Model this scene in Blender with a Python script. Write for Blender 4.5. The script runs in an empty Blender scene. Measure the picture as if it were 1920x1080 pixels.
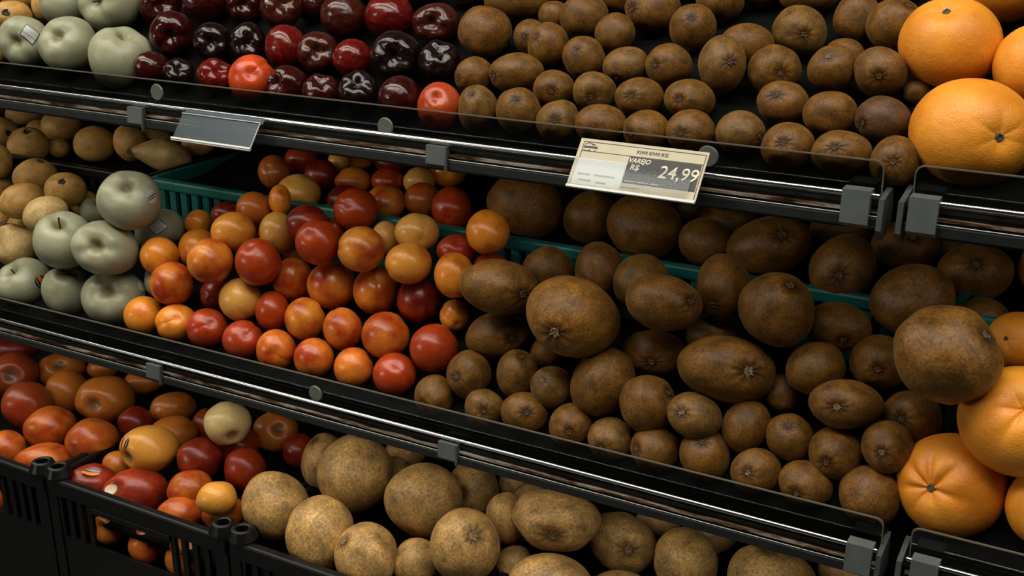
import bpy, bmesh, math, random
import numpy as np
from mathutils import Vector, Matrix, Quaternion

# ------------------------------------------------------------------ camera, light, exposure
scene = bpy.context.scene
COL = scene.collection
CAM_H = 1.45
cam_data = bpy.data.cameras.new('camera')
cam_data.sensor_width = 36.0
cam_data.lens = 2200.0 / 1920.0 * 36.0
cam_data.clip_start = 0.02
cam = bpy.data.objects.new('camera', cam_data)
COL.objects.link(cam)
cam.matrix_world = Matrix((
    (0.870842, -0.163889, 0.463438, 0.0),
    (0.491563, 0.290341, -0.821016, 0.0),
    (0.0, 0.942784, 0.333403, CAM_H),
    (0, 0, 0, 1)))
scene.camera = cam

world = bpy.data.worlds.new('store_world')
scene.world = world
world.use_nodes = True
world.node_tree.nodes['Background'].inputs[0].default_value = (0.75, 0.86, 1.0, 1)
world.node_tree.nodes['Background'].inputs[1].default_value = 0.004

def tube_light(y, z, power, x=-0.7, length=5.0, width=0.10, col=(1.0, 0.93, 0.82)):
    d = bpy.data.lights.new('ceiling_tube_light', 'AREA')
    d.shape = 'RECTANGLE'; d.size = length; d.size_y = width
    d.energy = power; d.color = col
    o = bpy.data.objects.new('ceiling_tube_light', d)
    COL.objects.link(o)
    o.location = (x, y, z)
    return o
tube_light(0.66, 2.75, 50, x=-0.7, length=5.0)
tube_light(0.02, 2.75, 58, x=-0.8, length=3.2, width=0.5)
far = tube_light(-3.2, 2.1, 46, x=-4.0, length=1.5, width=0.4)     # lamp further down the aisle, far left
far.rotation_euler = (Vector((-0.7, 1.1, 1.0)) - far.location).to_track_quat('-Z', 'Y').to_euler()

scene.view_settings.view_transform = 'Standard'
scene.view_settings.look = 'None'
scene.view_settings.gamma = 1.0
scene.view_settings.use_curve_mapping = False
scene.view_settings.exposure = -0.40

# ------------------------------------------------------------------ dimensions (metres)
YR, ZT, ZM = 0.928, 1.2083, 0.8939        # front rail line; rail heights of the top and middle shelf
YC, ZC = 0.8987, 0.6990                   # front and rim height of the black floor crates
YMC, ZMC = 1.0934, 1.0659                 # front and rim height of the crates at the back of the middle shelf
YB = 1.62                                 # back wall
SL_T, SL_M, SL_B = math.radians(26), math.radians(36), math.radians(12)

# ------------------------------------------------------------------ material helpers
def new_mat(name):
    m = bpy.data.materials.new(name); m.use_nodes = True
    nt = m.node_tree; nt.nodes.clear()
    out = nt.nodes.new('ShaderNodeOutputMaterial')
    bs = nt.nodes.new('ShaderNodeBsdfPrincipled')
    nt.links.new(bs.outputs[0], out.inputs[0])
    return m, nt, bs
def node(nt, typ, **kw):
    n = nt.nodes.new(typ)
    for k, v in kw.items():
        if k.startswith('i_'):
            n.inputs[int(k[2:]) if k[2:].isdigit() else k[2:]].default_value = v
        else: setattr(n, k, v)
    return n
def ramp(nt, src, stops):
    r = nt.nodes.new('ShaderNodeValToRGB')
    els = r.color_ramp.elements
    while len(els) < len(stops): els.new(0.5)
    for e, (p, c) in zip(els, stops):
        e.position = p; e.color = c if len(c) == 4 else (*c, 1)
    nt.links.new(src, r.inputs[0])
    return r
def mixc(nt, fac, a, b, mode='MIX'):
    n = nt.nodes.new('ShaderNodeMix'); n.data_type = 'RGBA'; n.blend_type = mode
    for sock, v in ((n.inputs[0], fac), (n.inputs[6], a), (n.inputs[7], b)):
        if hasattr(v, 'is_linked'): nt.links.new(v, sock)
        elif isinstance(v, (int, float)): sock.default_value = v
        else: sock.default_value = (*v, 1) if len(v) == 3 else v
    return n.outputs[2]
def math_(nt, op, a, b=None):
    n = nt.nodes.new('ShaderNodeMath'); n.operation = op
    for s, v in zip(n.inputs, (a, b)):
        if v is None: continue
        if hasattr(v, 'is_linked'): nt.links.new(v, s)
        else: s.default_value = v
    return n.outputs[0]
def simple(name, col, rough=0.5, metal=0.0, noise=0.0, scale=40.0, bump=0.0, spec=0.5):
    m, nt, bs = new_mat(name)
    bs.inputs['Base Color'].default_value = (*col, 1)
    bs.inputs['Roughness'].default_value = rough
    bs.inputs['Metallic'].default_value = metal
    bs.inputs['Specular IOR Level'].default_value = spec
    if noise:
        tc = node(nt, 'ShaderNodeTexCoord')
        nz = node(nt, 'ShaderNodeTexNoise', i_Scale=scale, i_Detail=5.0)
        nt.links.new(tc.outputs['Object'], nz.inputs['Vector'])
        lo = [c * (1 - noise) for c in col]; hi = [min(1, c * (1 + noise)) for c in col]
        r = ramp(nt, nz.outputs[0], [(0.3, lo), (0.7, hi)])
        nt.links.new(r.outputs[0], bs.inputs['Base Color'])
        if bump:
            b = node(nt, 'ShaderNodeBump', i_Strength=bump, i_Distance=0.001)
            nt.links.new(nz.outputs[0], b.inputs['Height']); nt.links.new(b.outputs[0], bs.inputs['Normal'])
    return m

def fruit_base(name):
    """Object colour, per-fruit shifted pole-frame direction and the height along the stem axis."""
    m, nt, bs = new_mat(name)
    oi = node(nt, 'ShaderNodeObjectInfo')
    at = node(nt, 'ShaderNodeAttribute', attribute_name='pd')
    off = node(nt, 'ShaderNodeCombineXYZ')
    sc = math_(nt, 'MULTIPLY', oi.outputs['Random'], 37.0)
    for k in range(3): nt.links.new(sc, off.inputs[k])
    add = node(nt, 'ShaderNodeVectorMath', operation='ADD')
    nt.links.new(at.outputs['Vector'], add.inputs[0]); nt.links.new(off.outputs[0], add.inputs[1])
    sep = node(nt, 'ShaderNodeSeparateXYZ'); nt.links.new(at.outputs['Vector'], sep.inputs[0])
    return m, nt, bs, oi, add.outputs[0], sep.outputs['Z'], at.outputs['Vector']
def noise(nt, vec, scale, detail=4.0, rough=0.55, dist=0.0):
    n = node(nt, 'ShaderNodeTexNoise', i_Scale=scale, i_Detail=detail, i_Roughness=rough, i_Distortion=dist)
    nt.links.new(vec, n.inputs['Vector'])
    return n.outputs[0]
def bump(nt, bs, h, strength, dist=0.002):
    b = node(nt, 'ShaderNodeBump', i_Strength=strength, i_Distance=dist)
    nt.links.new(h, b.inputs['Height']); nt.links.new(b.outputs[0], bs.inputs['Normal'])

def mat_kiwi():
    m, nt, bs, oi, v, z, pd = fruit_base('kiwi_skin')
    big = noise(nt, v, 2.2, 4)
    fine = noise(nt, v, 15.0, 5, 0.75)
    c = ramp(nt, big, [(0.30, (0.50, 0.50, 0.50)), (0.68, (1.3, 1.25, 1.15))]).outputs[0]
    c = mixc(nt, 1.0, oi.outputs['Color'], c, 'MULTIPLY')
    sp = ramp(nt, fine, [(0.34, (0.35, 0.32, 0.28)), (0.50, (0.95, 0.95, 0.95)), (0.68, (1.6, 1.5, 1.3))]).outputs[0]
    c = mixc(nt, 0.9, c, sp, 'MULTIPLY')
    ring = ramp(nt, z, [(0.93, (1, 1, 1)), (0.975, (0.6, 0.55, 0.47)), (0.993, (0.28, 0.22, 0.16))]).outputs[0]
    c = mixc(nt, 1.0, c, ring, 'MULTIPLY')
    nt.links.new(c, bs.inputs['Base Color'])
    bs.inputs['Roughness'].default_value = 0.40
    bs.inputs['Specular IOR Level'].default_value = 0.27
    bs.inputs['Sheen Weight'].default_value = 0.12
    bs.inputs['Sheen Roughness'].default_value = 0.4
    bs.inputs['Sheen Tint'].default_value = (0.9, 0.6, 0.3, 1)
    hf = noise(nt, v, 40.0, 2, 0.7)
    bump(nt, bs, math_(nt, 'ADD', hf, math_(nt, 'MULTIPLY', fine, 2.0)), 0.20, 0.0010)
    return m

def mat_plum():
    """Yellow to red skin: object colour is the ground, alpha is how far the red blush reaches."""
    m, nt, bs, oi, v, z, pd = fruit_base('plum_skin')
    big = noise(nt, v, 0.95, 2, 0.5)
    f = math_(nt, 'ADD', big, math_(nt, 'SUBTRACT', oi.outputs['Alpha'], 0.5))
    f = ramp(nt, f, [(0.36, (0, 0, 0)), (0.66, (1, 1, 1))]).outputs[0]
    red = mixc(nt, noise(nt, v, 3.0, 3), (0.29, 0.018, 0.004), (0.46, 0.066, 0.009))
    c = mixc(nt, f, oi.outputs['Color'], red)
    fine = noise(nt, v, 14.0, 5, 0.7)
    sp = ramp(nt, fine, [(0.35, (0.72, 0.64, 0.56)), (0.6, (1.08, 1.08, 1.08))]).outputs[0]
    c = mixc(nt, 0.7, c, sp, 'MULTIPLY')
    nt.links.new(c, bs.inputs['Base Color'])
    bs.inputs['Roughness'].default_value = 0.29
    bs.inputs['Specular IOR Level'].default_value = 0.5
    bs.inputs['Subsurface Weight'].default_value = 0.06
    bs.inputs['Subsurface Radius'].default_value = (0.01, 0.003, 0.001)
    bs.inputs['Subsurface Scale'].default_value = 0.4
    bump(nt, bs, math_(nt, 'ADD', noise(nt, v, 5.0, 2), math_(nt, 'MULTIPLY', fine, 0.10)), 0.05, 0.004)
    return m

def mat_dark_plum():
    m, nt, bs, oi, v, z, pd = fruit_base('dark_plum_skin')
    streak = node(nt, 'ShaderNodeMapping'); streak.inputs['Scale'].default_value = (3.2, 3.2, 0.7)
    nt.links.new(v, streak.inputs[0])
    s = noise(nt, streak.outputs[0], 1.8, 4, 0.6)
    c = ramp(nt, s, [(0.3, (0.55, 0.5, 0.5)), (0.7, (1.4, 1.35, 1.3))]).outputs[0]
    c = mixc(nt, 1.0, oi.outputs['Color'], c, 'MULTIPLY')
    nt.links.new(c, bs.inputs['Base Color'])
    bs.inputs['Roughness'].default_value = 0.24
    bs.inputs['Specular IOR Level'].default_value = 0.28
    bs.inputs['Coat Weight'].default_value = 0.45
    bs.inputs['Coat Roughness'].default_value = 0.12
    bump(nt, bs, noise(nt, v, 1.7, 1, 0.5, 0.5), 0.26, 0.010)
    return m

def mat_apple():
    m, nt, bs, oi, v, z, pd = fruit_base('pale_apple_skin')
    big = noise(nt, v, 1.3, 4)
    c = ramp(nt, big, [(0.3, (0.80, 0.82, 0.72)), (0.7, (1.08, 1.06, 1.02))]).outputs[0]
    c = mixc(nt, 1.0, oi.outputs['Color'], c, 'MULTIPLY')
    br = ramp(nt, noise(nt, v, 0.9, 2), [(0.60, (0, 0, 0)), (0.80, (0.5, 0.5, 0.5))]).outputs[0]
    c = mixc(nt, br, c, (0.26, 0.17, 0.075))
    fine = noise(nt, v, 20.0, 4, 0.7)
    c = mixc(nt, 0.35, c, ramp(nt, fine, [(0.35, (0.7, 0.68, 0.6)), (0.6, (1.1, 1.1, 1.1))]).outputs[0], 'MULTIPLY')
    cav = ramp(nt, z, [(0.955, (0, 0, 0)), (0.995, (0.75, 0.75, 0.75))]).outputs[0]
    c = mixc(nt, cav, c, (0.17, 0.13, 0.055))
    nt.links.new(c, bs.inputs['Base Color'])
    bs.inputs['Roughness'].default_value = 0.40
    bs.inputs['Specular IOR Level'].default_value = 0.42
    bump(nt, bs, math_(nt, 'ADD', noise(nt, v, 3.0, 2), math_(nt, 'MULTIPLY', fine, 0.08)), 0.06, 0.004)
    return m

def mat_pear():
    m, nt, bs, oi, v, z, pd = fruit_base('pear_skin')
    big = noise(nt, v, 1.7, 4)
    c = ramp(nt, big, [(0.3, (0.62, 0.55, 0.42)), (0.68, (1.15, 1.12, 1.05))]).outputs[0]
    c = mixc(nt, 1.0, oi.outputs['Color'], c, 'MULTIPLY')
    fine = noise(nt, v, 15.0, 5, 0.75)
    c = mixc(nt, 0.75, c, ramp(nt, fine, [(0.33, (0.42, 0.34, 0.22)), (0.55, (1.05, 1.05, 1.0))]).outputs[0], 'MULTIPLY')
    nt.links.new(c, bs.inputs['Base Color'])
    bs.inputs['Roughness'].default_value = 0.55
    bump(nt, bs, fine, 0.12, 0.001)
    return m

def mat_orange():
    m, nt, bs, oi, v, z, pd = fruit_base('orange_peel')
    big = noise(nt, v, 1.2, 3)
    c = ramp(nt, big, [(0.3, (0.82, 0.70, 0.5)), (0.7, (1.08, 1.12, 1.3))]).outputs[0]
    c = mixc(nt, 1.0, oi.outputs['Color'], c, 'MULTIPLY')
    blot = ramp(nt, noise(nt, v, 5.0, 3), [(0.66, (0, 0, 0)), (0.78, (0.3, 0.3, 0.3))]).outputs[0]
    c = mixc(nt, blot, c, (0.45, 0.16, 0.03))
    nt.links.new(c, bs.inputs['Base Color'])
    bs.inputs['Roughness'].default_value = 0.43
    bs.inputs['Subsurface Weight'].default_value = 0.05
    bs.inputs['Subsurface Radius'].default_value = (0.01, 0.004, 0.001)
    bs.inputs['Subsurface Scale'].default_value = 0.4
    vo = node(nt, 'ShaderNodeTexVoronoi', i_Scale=34.0); nt.links.new(v, vo.inputs['Vector'])
    h = math_(nt, 'ADD', math_(nt, 'MULTIPLY', ramp(nt, vo.outputs['Distance'], [(0.0, (0, 0, 0)), (0.45, (1, 1, 1))]).outputs[0], 0.5), noise(nt, v, 9.0, 4, 0.6))
    bump(nt, bs, h, 0.34, 0.0016)
    return m

def mat_nectarine():
    m, nt, bs, oi, v, z, pd = fruit_base('nectarine_skin')
    big = noise(nt, v, 1.1, 3, 0.55)
    f = math_(nt, 'ADD', big, math_(nt, 'SUBTRACT', oi.outputs['Alpha'], 0.5))
    f = ramp(nt, f, [(0.40, (0, 0, 0)), (0.66, (1, 1, 1))]).outputs[0]
    streak = node(nt, 'ShaderNodeMapping'); streak.inputs['Scale'].default_value = (5.0, 5.0, 0.8)
    nt.links.new(v, streak.inputs[0])
    red = mixc(nt, noise(nt, streak.outputs[0], 1.6, 4), (0.17, 0.010, 0.004), (0.40, 0.050, 0.010))
    c = mixc(nt, f, oi.outputs['Color'], red)
    fine = noise(nt, v, 15.0, 5, 0.7)
    c = mixc(nt, 0.6, c, ramp(nt, fine, [(0.35, (0.7, 0.64, 0.55)), (0.6, (1.08, 1.08, 1.05))]).outputs[0], 'MULTIPLY')
    cav = ramp(nt, z, [(0.95, (0, 0, 0)), (0.99, (0.8, 0.8, 0.8))]).outputs[0]
    c = mixc(nt, cav, c, (0.10, 0.07, 0.03))
    nt.links.new(c, bs.inputs['Base Color'])
    bs.inputs['Roughness'].default_value = 0.31
    bs.inputs['Specular IOR Level'].default_value = 0.4
    bump(nt, bs, noise(nt, v, 2.4, 2), 0.12, 0.004)
    return m

SKIN = {'K': mat_kiwi(), 'U': mat_plum(), 'R': mat_dark_plum(), 'N': mat_plum(), 'A': mat_apple(),
        'Q': mat_pear(), 'E': mat_pear(), 'O': mat_orange(), 'F': mat_nectarine()}
M_CALYX = simple('dry_calyx', (0.085, 0.050, 0.020), 0.85, noise=0.6, scale=400)
M_CALYX_L = simple('pale_dry_calyx', (0.17, 0.115, 0.052), 0.8, noise=0.6, scale=500)
M_STEM = simple('woody_stem', (0.035, 0.024, 0.014), 0.7, noise=0.4, scale=300)
M_BUTTON = simple('orange_stem_button', (0.07, 0.06, 0.035), 0.75, noise=0.5, scale=500)
M_DARK = simple('dark_shelf_metal', (0.006, 0.007, 0.006), 0.5, noise=0.3, scale=30, spec=0.2)
M_LEDGE = simple('glossy_dark_ledge', (0.010, 0.011, 0.009), 0.42, noise=0.5, scale=60, spec=0.15)
M_UNDER = simple('dull_black_shelf', (0.0045, 0.005, 0.0045), 0.9, spec=0.05)
M_CHROME = simple('steel_rail', (0.55, 0.56, 0.55), 0.20, metal=1.0)
M_STEEL = simple('dull_steel', (0.30, 0.31, 0.30), 0.4, metal=1.0)
M_GREY = simple('grey_plastic_clip', (0.085, 0.098, 0.095), 0.5, noise=0.12, scale=60)
M_GREYD = simple('grey_metal_plate', (0.050, 0.058, 0.055), 0.5, noise=0.25, scale=60)
M_LIP = simple('painted_lip', (0.008, 0.0105, 0.010), 0.5, noise=0.3, scale=40)
M_WALL = simple('dark_back_panel', (0.008, 0.009, 0.008), 0.7)
M_BLACKCRATE = simple('black_crate_plastic', (0.0030, 0.0034, 0.0034), 0.36, noise=0.3, scale=80, spec=0.25)
M_TEAL = simple('teal_crate_plastic', (0.006, 0.115, 0.098), 0.34, noise=0.2, scale=50)
M_PAPER = simple('cream_card', (0.50, 0.45, 0.32), 0.6, noise=0.05, scale=60)
M_WHITE = simple('white_channel_and_glare', (0.66, 0.68, 0.64), 0.55)
M_INK = simple('black_ink', (0.010, 0.009, 0.008), 0.5)
M_PRICE = simple('pale_price_ink', (0.72, 0.66, 0.52), 0.5)
M_FAINT = simple('faded_ink', (0.38, 0.37, 0.32), 0.6)
M_DISC = simple('grey_fixing_disc', (0.10, 0.105, 0.09), 0.45)
M_FLOOR = simple('store_floor', (0.07, 0.068, 0.062), 0.4, noise=0.15, scale=3)
def mat_strip():
    m, nt, bs = new_mat('rusty_channel_strip')
    tc = node(nt, 'ShaderNodeTexCoord')
    mp = node(nt, 'ShaderNodeMapping'); mp.inputs['Scale'].default_value = (1.0, 6.0, 6.0)
    nt.links.new(tc.outputs['Object'], mp.inputs[0])
    n1 = noise(nt, mp.outputs[0], 26.0, 6, 0.65)
    c = ramp(nt, n1, [(0.38, (0.02, 0.012, 0.007)), (0.48, (0.20, 0.10, 0.045)), (0.58, (0.50, 0.44, 0.36))]).outputs[0]
    nt.links.new(c, bs.inputs['Base Color'])
    bs.inputs['Roughness'].default_value = 0.38
    bs.inputs['Metallic'].default_value = 0.55
    return m
M_STRIP = mat_strip()
def mat_acrylic(name, tint, gl=1.0, rough=0.05, mixmin=0.04):
    m = bpy.data.materials.new(name); m.use_nodes = True
    nt = m.node_tree; nt.nodes.clear()
    out = nt.nodes.new('ShaderNodeOutputMaterial')
    tr = node(nt, 'ShaderNodeBsdfTransparent'); tr.inputs[0].default_value = (*tint, 1)
    g = node(nt, 'ShaderNodeBsdfGlossy'); g.inputs['Roughness'].default_value = rough
    g.inputs[0].default_value = (0.9, 0.95, 1, 1)
    fr = node(nt, 'ShaderNodeFresnel', i_IOR=1.49)
    f = math_(nt, 'ADD', math_(nt, 'MULTIPLY', fr.outputs[0], gl), mixmin)
    mx = node(nt, 'ShaderNodeMixShader')
    nt.links.new(f, mx.inputs[0]); nt.links.new(tr.outputs[0], mx.inputs[1]); nt.links.new(g.outputs[0], mx.inputs[2])
    nt.links.new(mx.outputs[0], out.inputs[0])
    return m
M_ACRYL = mat_acrylic('smoked_acrylic', (0.50, 0.50, 0.47), mixmin=-0.015, rough=0.03)
M_SLEEVE = mat_acrylic('clear_tag_sleeve', (0.90, 0.92, 0.92), gl=0.55, mixmin=0.0, rough=0.16)
M_HOLDER = mat_acrylic('scuffed_clear_plastic', (0.55, 0.60, 0.62), gl=0.16, mixmin=0.004, rough=0.4)
M_EDGE = simple('acrylic_edge', (0.115, 0.105, 0.080), 0.35)
M_CLEARRIB = simple('clear_plastic_rib', (0.42, 0.44, 0.43), 0.3)

def mat_sticker(kind):
    m, nt, bs = new_mat('fruit_sticker_' + kind)
    uv = node(nt, 'ShaderNodeAttribute', attribute_name='suv')
    sep = node(nt, 'ShaderNodeSeparateXYZ'); nt.links.new(uv.outputs['Vector'], sep.inputs[0])
    r = node(nt, 'ShaderNodeValToRGB'); r.color_ramp.interpolation = 'CONSTANT'
    if kind == 'orange':
        st = [(0, (0.012, 0.012, 0.014)), (0.16, (0.30, 0.32, 0.33)), (0.24, (0.012, 0.012, 0.016)), (0.40, (0.75, 0.20, 0.025)), (0.78, (0.012, 0.012, 0.014))]
        src = sep.outputs[0]
    elif kind == 'text':
        st = [(0, (0.62, 0.25, 0.18)), (0.18, (0.50, 0.47, 0.43)), (0.36, (0.05, 0.04, 0.04)), (0.43, (0.5, 0.47, 0.43)), (0.50, (0.03, 0.03, 0.03)), (0.58, (0.5, 0.47, 0.43)), (0.66, (0.2, 0.18, 0.17)), (0.70, (0.5, 0.47, 0.43)), (0.85, (0.28, 0.27, 0.26)), (0.93, (0.5, 0.47, 0.43))]
        src = sep.outputs[1]
    elif kind == 'cream':
        st = [(0, (0.60, 0.50, 0.34)), (0.6, (0.75, 0.35, 0.15)), (0.8, (0.02, 0.02, 0.02))]
        src = sep.outputs[1]
    elif kind == 'white':
        st = [(0, (0.55, 0.54, 0.50)), (0.4, (0.25, 0.22, 0.2)), (0.48, (0.55, 0.54, 0.5)), (0.7, (0.5, 0.3, 0.25)), (0.76, (0.55, 0.54, 0.5))]
        src = sep.outputs[1]
    else:
        st = [(0, (0.42, 0.44, 0.42)), (0.30, (0.28, 0.30, 0.30)), (0.36, (0.44, 0.46, 0.44)), (0.62, (0.30, 0.2, 0.17)), (0.68, (0.44, 0.46, 0.44))]
        src = sep.outputs[1]
    els = r.color_ramp.elements
    while len(els) < len(st): els.new(0.5)
    for e, (p, c) in zip(els, st): e.position = p; e.color = (*c, 1)
    nt.links.new(src, r.inputs[0]); nt.links.new(r.outputs[0], bs.inputs['Base Color'])
    bs.inputs['Roughness'].default_value = 0.3
    return m
STICK = {'ovo': ('oval', mat_sticker('orange'), 'oval black and orange sticker'),
         'ovt': ('oval', mat_sticker('text'), 'oval white sticker with dark lettering'),
         'ovc': ('oval', mat_sticker('cream'), 'cream and orange sticker'),
         'ovw': ('oval', mat_sticker('white'), 'white oval sticker'),
         'sqw': ('rect', mat_sticker('silver'), 'white square sticker with dark outline'),
         'sqd': ('rect', mat_sticker('silver'), 'silver square sticker with dark outline')}
M_OUTLINE = simple('sticker_outline', (0.02, 0.02, 0.018), 0.4)

# ------------------------------------------------------------------ mesh helpers
def link(name, me, mat=None, parent=None):
    o = bpy.data.objects.new(name, me)
    COL.objects.link(o)
    if mat is not None and not me.materials: me.materials.append(mat)
    if parent is not None: o.parent = parent
    return o
def tag(o, label, cat, group=None):
    o['label'] = label; o['category'] = cat
    if group: o['group'] = group
    return o
def empty(name, loc, rot=(0, 0, 0)):
    o = bpy.data.objects.new(name, None)
    o.empty_display_size = 0.05
    COL.objects.link(o); o.location = loc; o.rotation_euler = rot
    return o
def mesh_of(bm, name, smooth=False):
    me = bpy.data.meshes.new(name)
    bmesh.ops.recalc_face_normals(bm, faces=bm.faces[:])
    bm.to_mesh(me); bm.free()
    if smooth:
        for p in me.polygons: p.use_smooth = True
    return me
def box(name, x0, x1, y0, y1, z0, z1, mat, parent=None, bev=0.0):
    bm = bmesh.new()
    bmesh.ops.create_cube(bm, size=1.0)
    bmesh.ops.scale(bm, vec=(x1 - x0, y1 - y0, z1 - z0), verts=bm.verts)
    bmesh.ops.translate(bm, vec=((x0 + x1) / 2, (y0 + y1) / 2, (z0 + z1) / 2), verts=bm.verts)
    if bev: bmesh.ops.bevel(bm, geom=bm.edges[:], offset=bev, segments=2, affect='EDGES', profile=0.5)
    return link(name, mesh_of(bm, name), mat, parent)
def prism_x(name, x0, x1, yz, mat, parent=None):
    """A profile in the YZ plane run along X."""
    bm = bmesh.new()
    a = [bm.verts.new((x0, y, z)) for y, z in yz]; b = [bm.verts.new((x1, y, z)) for y, z in yz]
    n = len(yz)
    for i in range(n): bm.faces.new((a[i], a[(i + 1) % n], b[(i + 1) % n], b[i]))
    ca = [bm.verts.new(v.co) for v in a]; cb = [bm.verts.new(v.co) for v in b]      # own corners, so smooth sides keep their normals
    bm.faces.new(ca[::-1]); bm.faces.new(cb)
    return link(name, mesh_of(bm, name), mat, parent)
def tube_x(name, x0, x1, y, z, r, mat, parent=None, seg=14):
    pts = [(y + r * math.cos(2 * math.pi * k / seg), z + r * math.sin(2 * math.pi * k / seg)) for k in range(seg)]
    o = prism_x(name, x0, x1, pts, mat, parent)
    for p in o.data.polygons: p.use_smooth = len(p.vertices) == 4
    return o
def lathe(name, prof, mat, parent=None, seg=20, loc=(0, 0, 0)):
    bm = bmesh.new()
    rings = []
    for r, z in prof:
        rings.append([bm.verts.new((r * math.cos(2 * math.pi * k / seg), r * math.sin(2 * math.pi * k / seg), z)) for k in range(seg)])
    for a, b in zip(rings, rings[1:]):
        for k in range(seg): bm.faces.new((a[k], a[(k + 1) % seg], b[(k + 1) % seg], b[k]))
    bm.faces.new(rings[0][::-1]); bm.faces.new(rings[-1])
    o = link(name, mesh_of(bm, name, False), mat, parent)
    o.location = loc
    return o

# ------------------------------------------------------------------ the setting
def structure(o): o['kind'] = 'structure'; return o
structure(box('floor', -4.5, 3.5, -5.5, YB + 0.1, -0.05, 0.0, M_FLOOR))
structure(box('wall_back', -2.6, 1.5, YB, YB + 0.04, 0.0, 2.1, M_WALL))

# ------------------------------------------------------------------ shelves
def rounded_panel(name, x0, x1, z0, z1, y, th, rad, tilt, mat, parent, edge_mat):
    """Upright clear panel with rounded upper corners; its polished rim is a child."""
    pts = [(x0, z0)]
    pts += [(x0 + rad - rad * math.cos(a), z1 - rad + rad * math.sin(a)) for a in np.linspace(0, math.pi / 2, 6)]
    pts += [(x1 - rad + rad * math.sin(a), z1 - rad + rad * math.cos(a)) for a in np.linspace(0, math.pi / 2, 6)]
    pts += [(x1, z0)]
    sh = lambda z: -(z - z0) * math.tan(tilt)
    bm = bmesh.new()
    vs = [bm.verts.new((px, y + sh(pz), pz)) for px, pz in pts]
    bm.faces.new(vs)
    pan = link(name, mesh_of(bm, name), mat, parent)
    bm = bmesh.new()
    loops = []
    cxm = (x0 + x1) / 2
    for inset, dy in ((0, -th / 2), (0, th / 2), (0.0010, th / 2), (0.0010, -th / 2)):
        L = []
        for px, pz in pts:
            qx = px + (inset if px < cxm else -inset)
            qz = pz - (inset if pz > z0 + 1e-6 else 0)
            L.append(bm.verts.new((qx, y + sh(pz) + dy, qz)))
        loops.append(L)
    for a, b in zip(loops, loops[1:] + loops[:1]):
        for k in range(len(pts) - 1): bm.faces.new((a[k], a[k + 1], b[k + 1], b[k]))
    link('panel_edge', mesh_of(bm, 'panel_edge'), edge_mat, pan)
    return pan

def clip(name, xc, z, parent, big=False):
    w, top, bot, fr = (0.0112, 0.0048, -0.0225, -0.0075) if big else (0.0108, -0.0040, -0.0215, -0.0052)
    yz = [(YR + 0.006, z + top), (YR + fr, z + top), (YR + fr - 0.0015, z + bot), (YR + fr + 0.004, z + bot - 0.004), (YR + 0.006, z + bot - 0.004)]
    o = prism_x(name, xc - w, xc + w, yz, M_GREY, parent)
    if not big:
        lp = prism_x('clip_side', xc + w, xc + w + 0.0022, [(YR + 0.006, z + top), (YR + fr, z + top), (YR + fr - 0.002, z + bot - 0.005), (YR + 0.006, z + bot - 0.005)], M_GREYD, o)
    return o

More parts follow.
